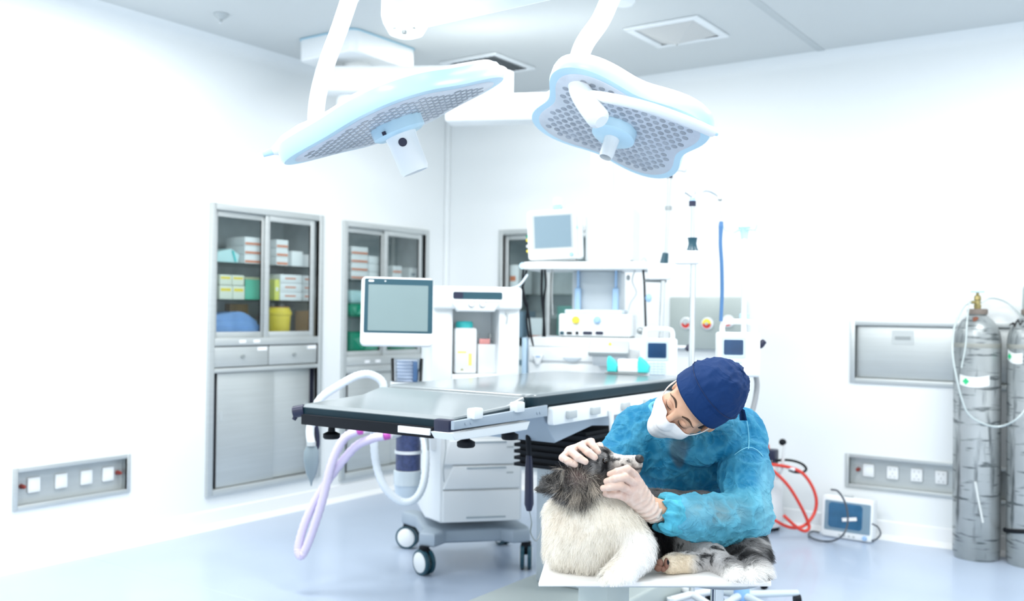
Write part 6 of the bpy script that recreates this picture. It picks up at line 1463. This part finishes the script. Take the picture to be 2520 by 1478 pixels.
npmesh('sleeve_cuff', vs, np.array(fs), GOWN, person, np.clip(cfc, 0, 1))
# --- gloved hands
GLOVE = colmat('thin latex glove', .42, bump=.10, bscale=260, spec=.45, sss=.05)
def glove(name, chains, palm, kk, wr_axis, h=.0021):
    F = Field(kk)
    for c in palm: K(F, *c, k=.012)
    for c in chains: K(F, *c, k=.0022)
    v, f = surface(F, h); v = relax(v, f, 1); n = vnormals(v, f); px, py, tt = proj(v)
    A, B = V(wr_axis[0]), V(wr_axis[1]); d = np.array((B-A).normalized()); u = (v-np.array(A))@d/(B-A).length       # 0 at the wrist, 1 at the knuckles
    ring = np.sin(u*46+3*nz3(v, 22, 60))*np.clip(1.0-u*1.15, 0, 1)*(u > -.3); v = v+n*(.0011*ring+.0006*ridge(v, 60, 61, 5)+.0003*nz3(v, 200, 62))[:, None]
    c = np.tile(np.array([.62, .44, .36]), (len(v), 1)); w = np.clip(ring*.5+.5, 0, 1)*np.clip(1-u, 0, 1); c = c+(np.array([.74, .64, .56])-c)*(w*.7)[:, None]
    rd = ridge(v, 42, 63, 4); c = c+(np.array([.76, .66, .60])-c)*(rd*.4)[:, None]; kn = np.exp(-((u-1.0)/.16)**2); c = c+(np.array([.72, .47, .40])-c)*(kn*.38)[:, None]
    c = c+(np.array([.70, .50, .42])-c)*(np.clip(nz3(v, 28, 64), 0, 1)*.35)[:, None]
    return npmesh(name, v, f, GLOVE, person, np.clip(c, 0, 1))
g1 = glove('left_glove' if False else 'glove', [
    [(1394, 1117, 2.475, 10), (1384, 1126, 2.455, 9.2), (1399, 1135, 2.435, 9.5), (1415, 1142, 2.43, 8)],
    [(1416, 1103, 2.475, 9.2), (1408, 1113, 2.450, 9.4), (1424, 1126, 2.425, 10), (1440, 1135, 2.42, 8.5)],
    [(1436, 1092, 2.49, 9.2), (1431, 1098, 2.46, 9.4), (1448, 1113, 2.435, 10), (1463, 1124, 2.43, 8.5)],
    [(1455, 1086, 2.515, 9.4), (1452, 1088, 2.485, 10), (1463, 1100, 2.46, 9), (1472, 1111, 2.452, 7.5)],
    [(1468, 1100, 2.56, 10), (1476, 1096, 2.53, 8.5), (1479, 1102, 2.51, 7.5)]],
    [[(1404, 1112, 2.49, 15), (1450, 1092, 2.53, 13)], [(1404, 1116, 2.50, 15), (1425, 1118, 2.60, 17)], [(1450, 1096, 2.54, 13), (1440, 1112, 2.61, 17)], [(1425, 1104, 2.53, 14), (1432, 1112, 2.61, 18)], [(1432, 1112, 2.61, 20), (1436, 1120, 2.65, 22)]],
    .006, (P(1434, 1118, 2.63), P(1420, 1104, 2.49)))
g2 = glove('glove', [
    [(1562, 1168, 2.445, 10.5), (1544, 1154, 2.425, 10.4), (1518, 1160, 2.42, 8.6), (1500, 1166, 2.425, 7.2)],
    [(1559, 1188, 2.437, 10.5), (1538, 1173, 2.415, 10.8), (1512, 1178, 2.41, 9), (1492, 1184, 2.415, 7.6)],
    [(1550, 1208, 2.437, 10.5), (1527, 1195, 2.412, 10.6), (1502, 1198, 2.408, 9), (1484, 1201, 2.412, 7.6)],
    [(1543, 1226, 2.445, 10), (1522, 1216, 2.425, 10.5), (1500, 1215, 2.425, 9), (1490, 1214, 2.43, 7.5)],
    [(1585, 1215, 2.50, 10.5), (1572, 1190, 2.515, 9.4), (1556, 1178, 2.52, 9)]],
    [[(1560, 1172, 2.45, 14), (1600, 1243, 2.49, 19)], [(1556, 1190, 2.445, 15), (1600, 1252, 2.487, 20)], [(1550, 1208, 2.445, 15), (1597, 1258, 2.487, 19)], [(1544, 1224, 2.45, 13), (1594, 1262, 2.49, 16)], [(1598, 1252, 2.487, 25), (1612, 1258, 2.495, 26)]],
    .006, (P(1606, 1256, 2.49), P(1556, 1188, 2.44)))
# flared glove cuffs
def gcuff(c, d, r, nm='glove_cuff'):
    x_, y_, z_ = MB().frame(d); vs, fs = [], []; n = 56; lv = [(-.012, .92, 0), (.0, 1.04, .4), (.010, 1.16, .9), (.016, 1.22, 1.), (.015, 1.14, 1.), (.004, 1.0, .5)]
    for h_, q_, w in lv:
        for j in range(n): a = 2*PI*j/n; vs.append(np.array(c+d*(h_+.003*w*math.sin(3*a+1))+(x_*math.cos(a)+y_*math.sin(a))*r*q_*(1+w*.05*math.sin(6*a)+w*.03*math.sin(11*a))))
    for i in range(len(lv)-1):
        for j in range(n): fs.append((i*n+j, i*n+(j+1) % n, (i+1)*n+(j+1) % n, (i+1)*n+j))
    vs = np.array(vs); npmesh(nm, vs, np.array(fs), GLOVE, person, np.tile(np.array([.72, .64, .57]), (len(vs), 1)))
gcuff(P(1600, 1252, 2.49), (P(1622, 1262, 2.505)-P(1590, 1240, 2.48)).normalized(), .0255)
# --- trousers, shoes, stool
Ft = Field(.02)
for h_, k_, da in ((hipL, kL, 0), (hipR, kR, .02)):
    Ft.cap(h_, .082, k_, .062); an = V((k_.x, k_.y, .12))+CR*.03+CF*(.03+da); Ft.cap(k_, .066, an, .056)
vt, ft_ = surface(Ft, .009); vt = relax(vt, ft_, 3)
npmesh('trousers', vt, ft_, mat('navy scrub trousers', (.02, .05, .15), .8, var=.15), person)
for k_, da in ((kL, 0), (kR, .02)):
    an = V((k_.x, k_.y, .05))+CR*.03+CF*(.03+da); Fs = Field(.015); Fs.cap(an, .046, an-CR*.14-CF*.06-V((0, 0, .01)), .036); vs_, fs_ = surface(Fs, .006); vs_ = relax(vs_, fs_, 2); vs_[:, 2] = np.maximum(vs_[:, 2], .001); npmesh('shoe', vs_, fs_, mat('white clog', (.7, .72, .72), .4), person)
sc_ = P(1765, 1400, 3.07); t = thing('rolling_stool', 'stool with a chrome stem under the seated person', 'stool', mtx((sc_.x, sc_.y, 0))); zs_ = .50
b = MB(False); b.lathe([(0, zs_-.035), (.15, zs_-.035), (.16, zs_-.025), (.155, zs_-.008), (.0, zs_)], n=36); b.build('seat', mat('grey stool vinyl', (.30, .34, .38), .5), t)
b = MB(False); b.cyl((0, 0, .09), (0, 0, zs_-.035), .025, .02, 18); b.build('stem', CHROME, t)
for k in range(5):
    a = 2*PI*k/5+.3; b = MB(False); b.tube([(0, 0, .10), (.23*math.cos(a), .23*math.sin(a), .075)], [.022, .014], 12); lg = b.build('leg', CHROME, t)
    b = MB(False); b.lathe([(0, -.016), (.025, -.014), (.027, 0), (.025, .014), (0, .016)], (.23*math.cos(a), .23*math.sin(a), .028), (-math.sin(a), math.cos(a), 0), 18); b.cyl((.23*math.cos(a), .23*math.sin(a), .04), (.23*math.cos(a), .23*math.sin(a), .07), .008, .008, 8); b.build('castor', BLACK, lg)
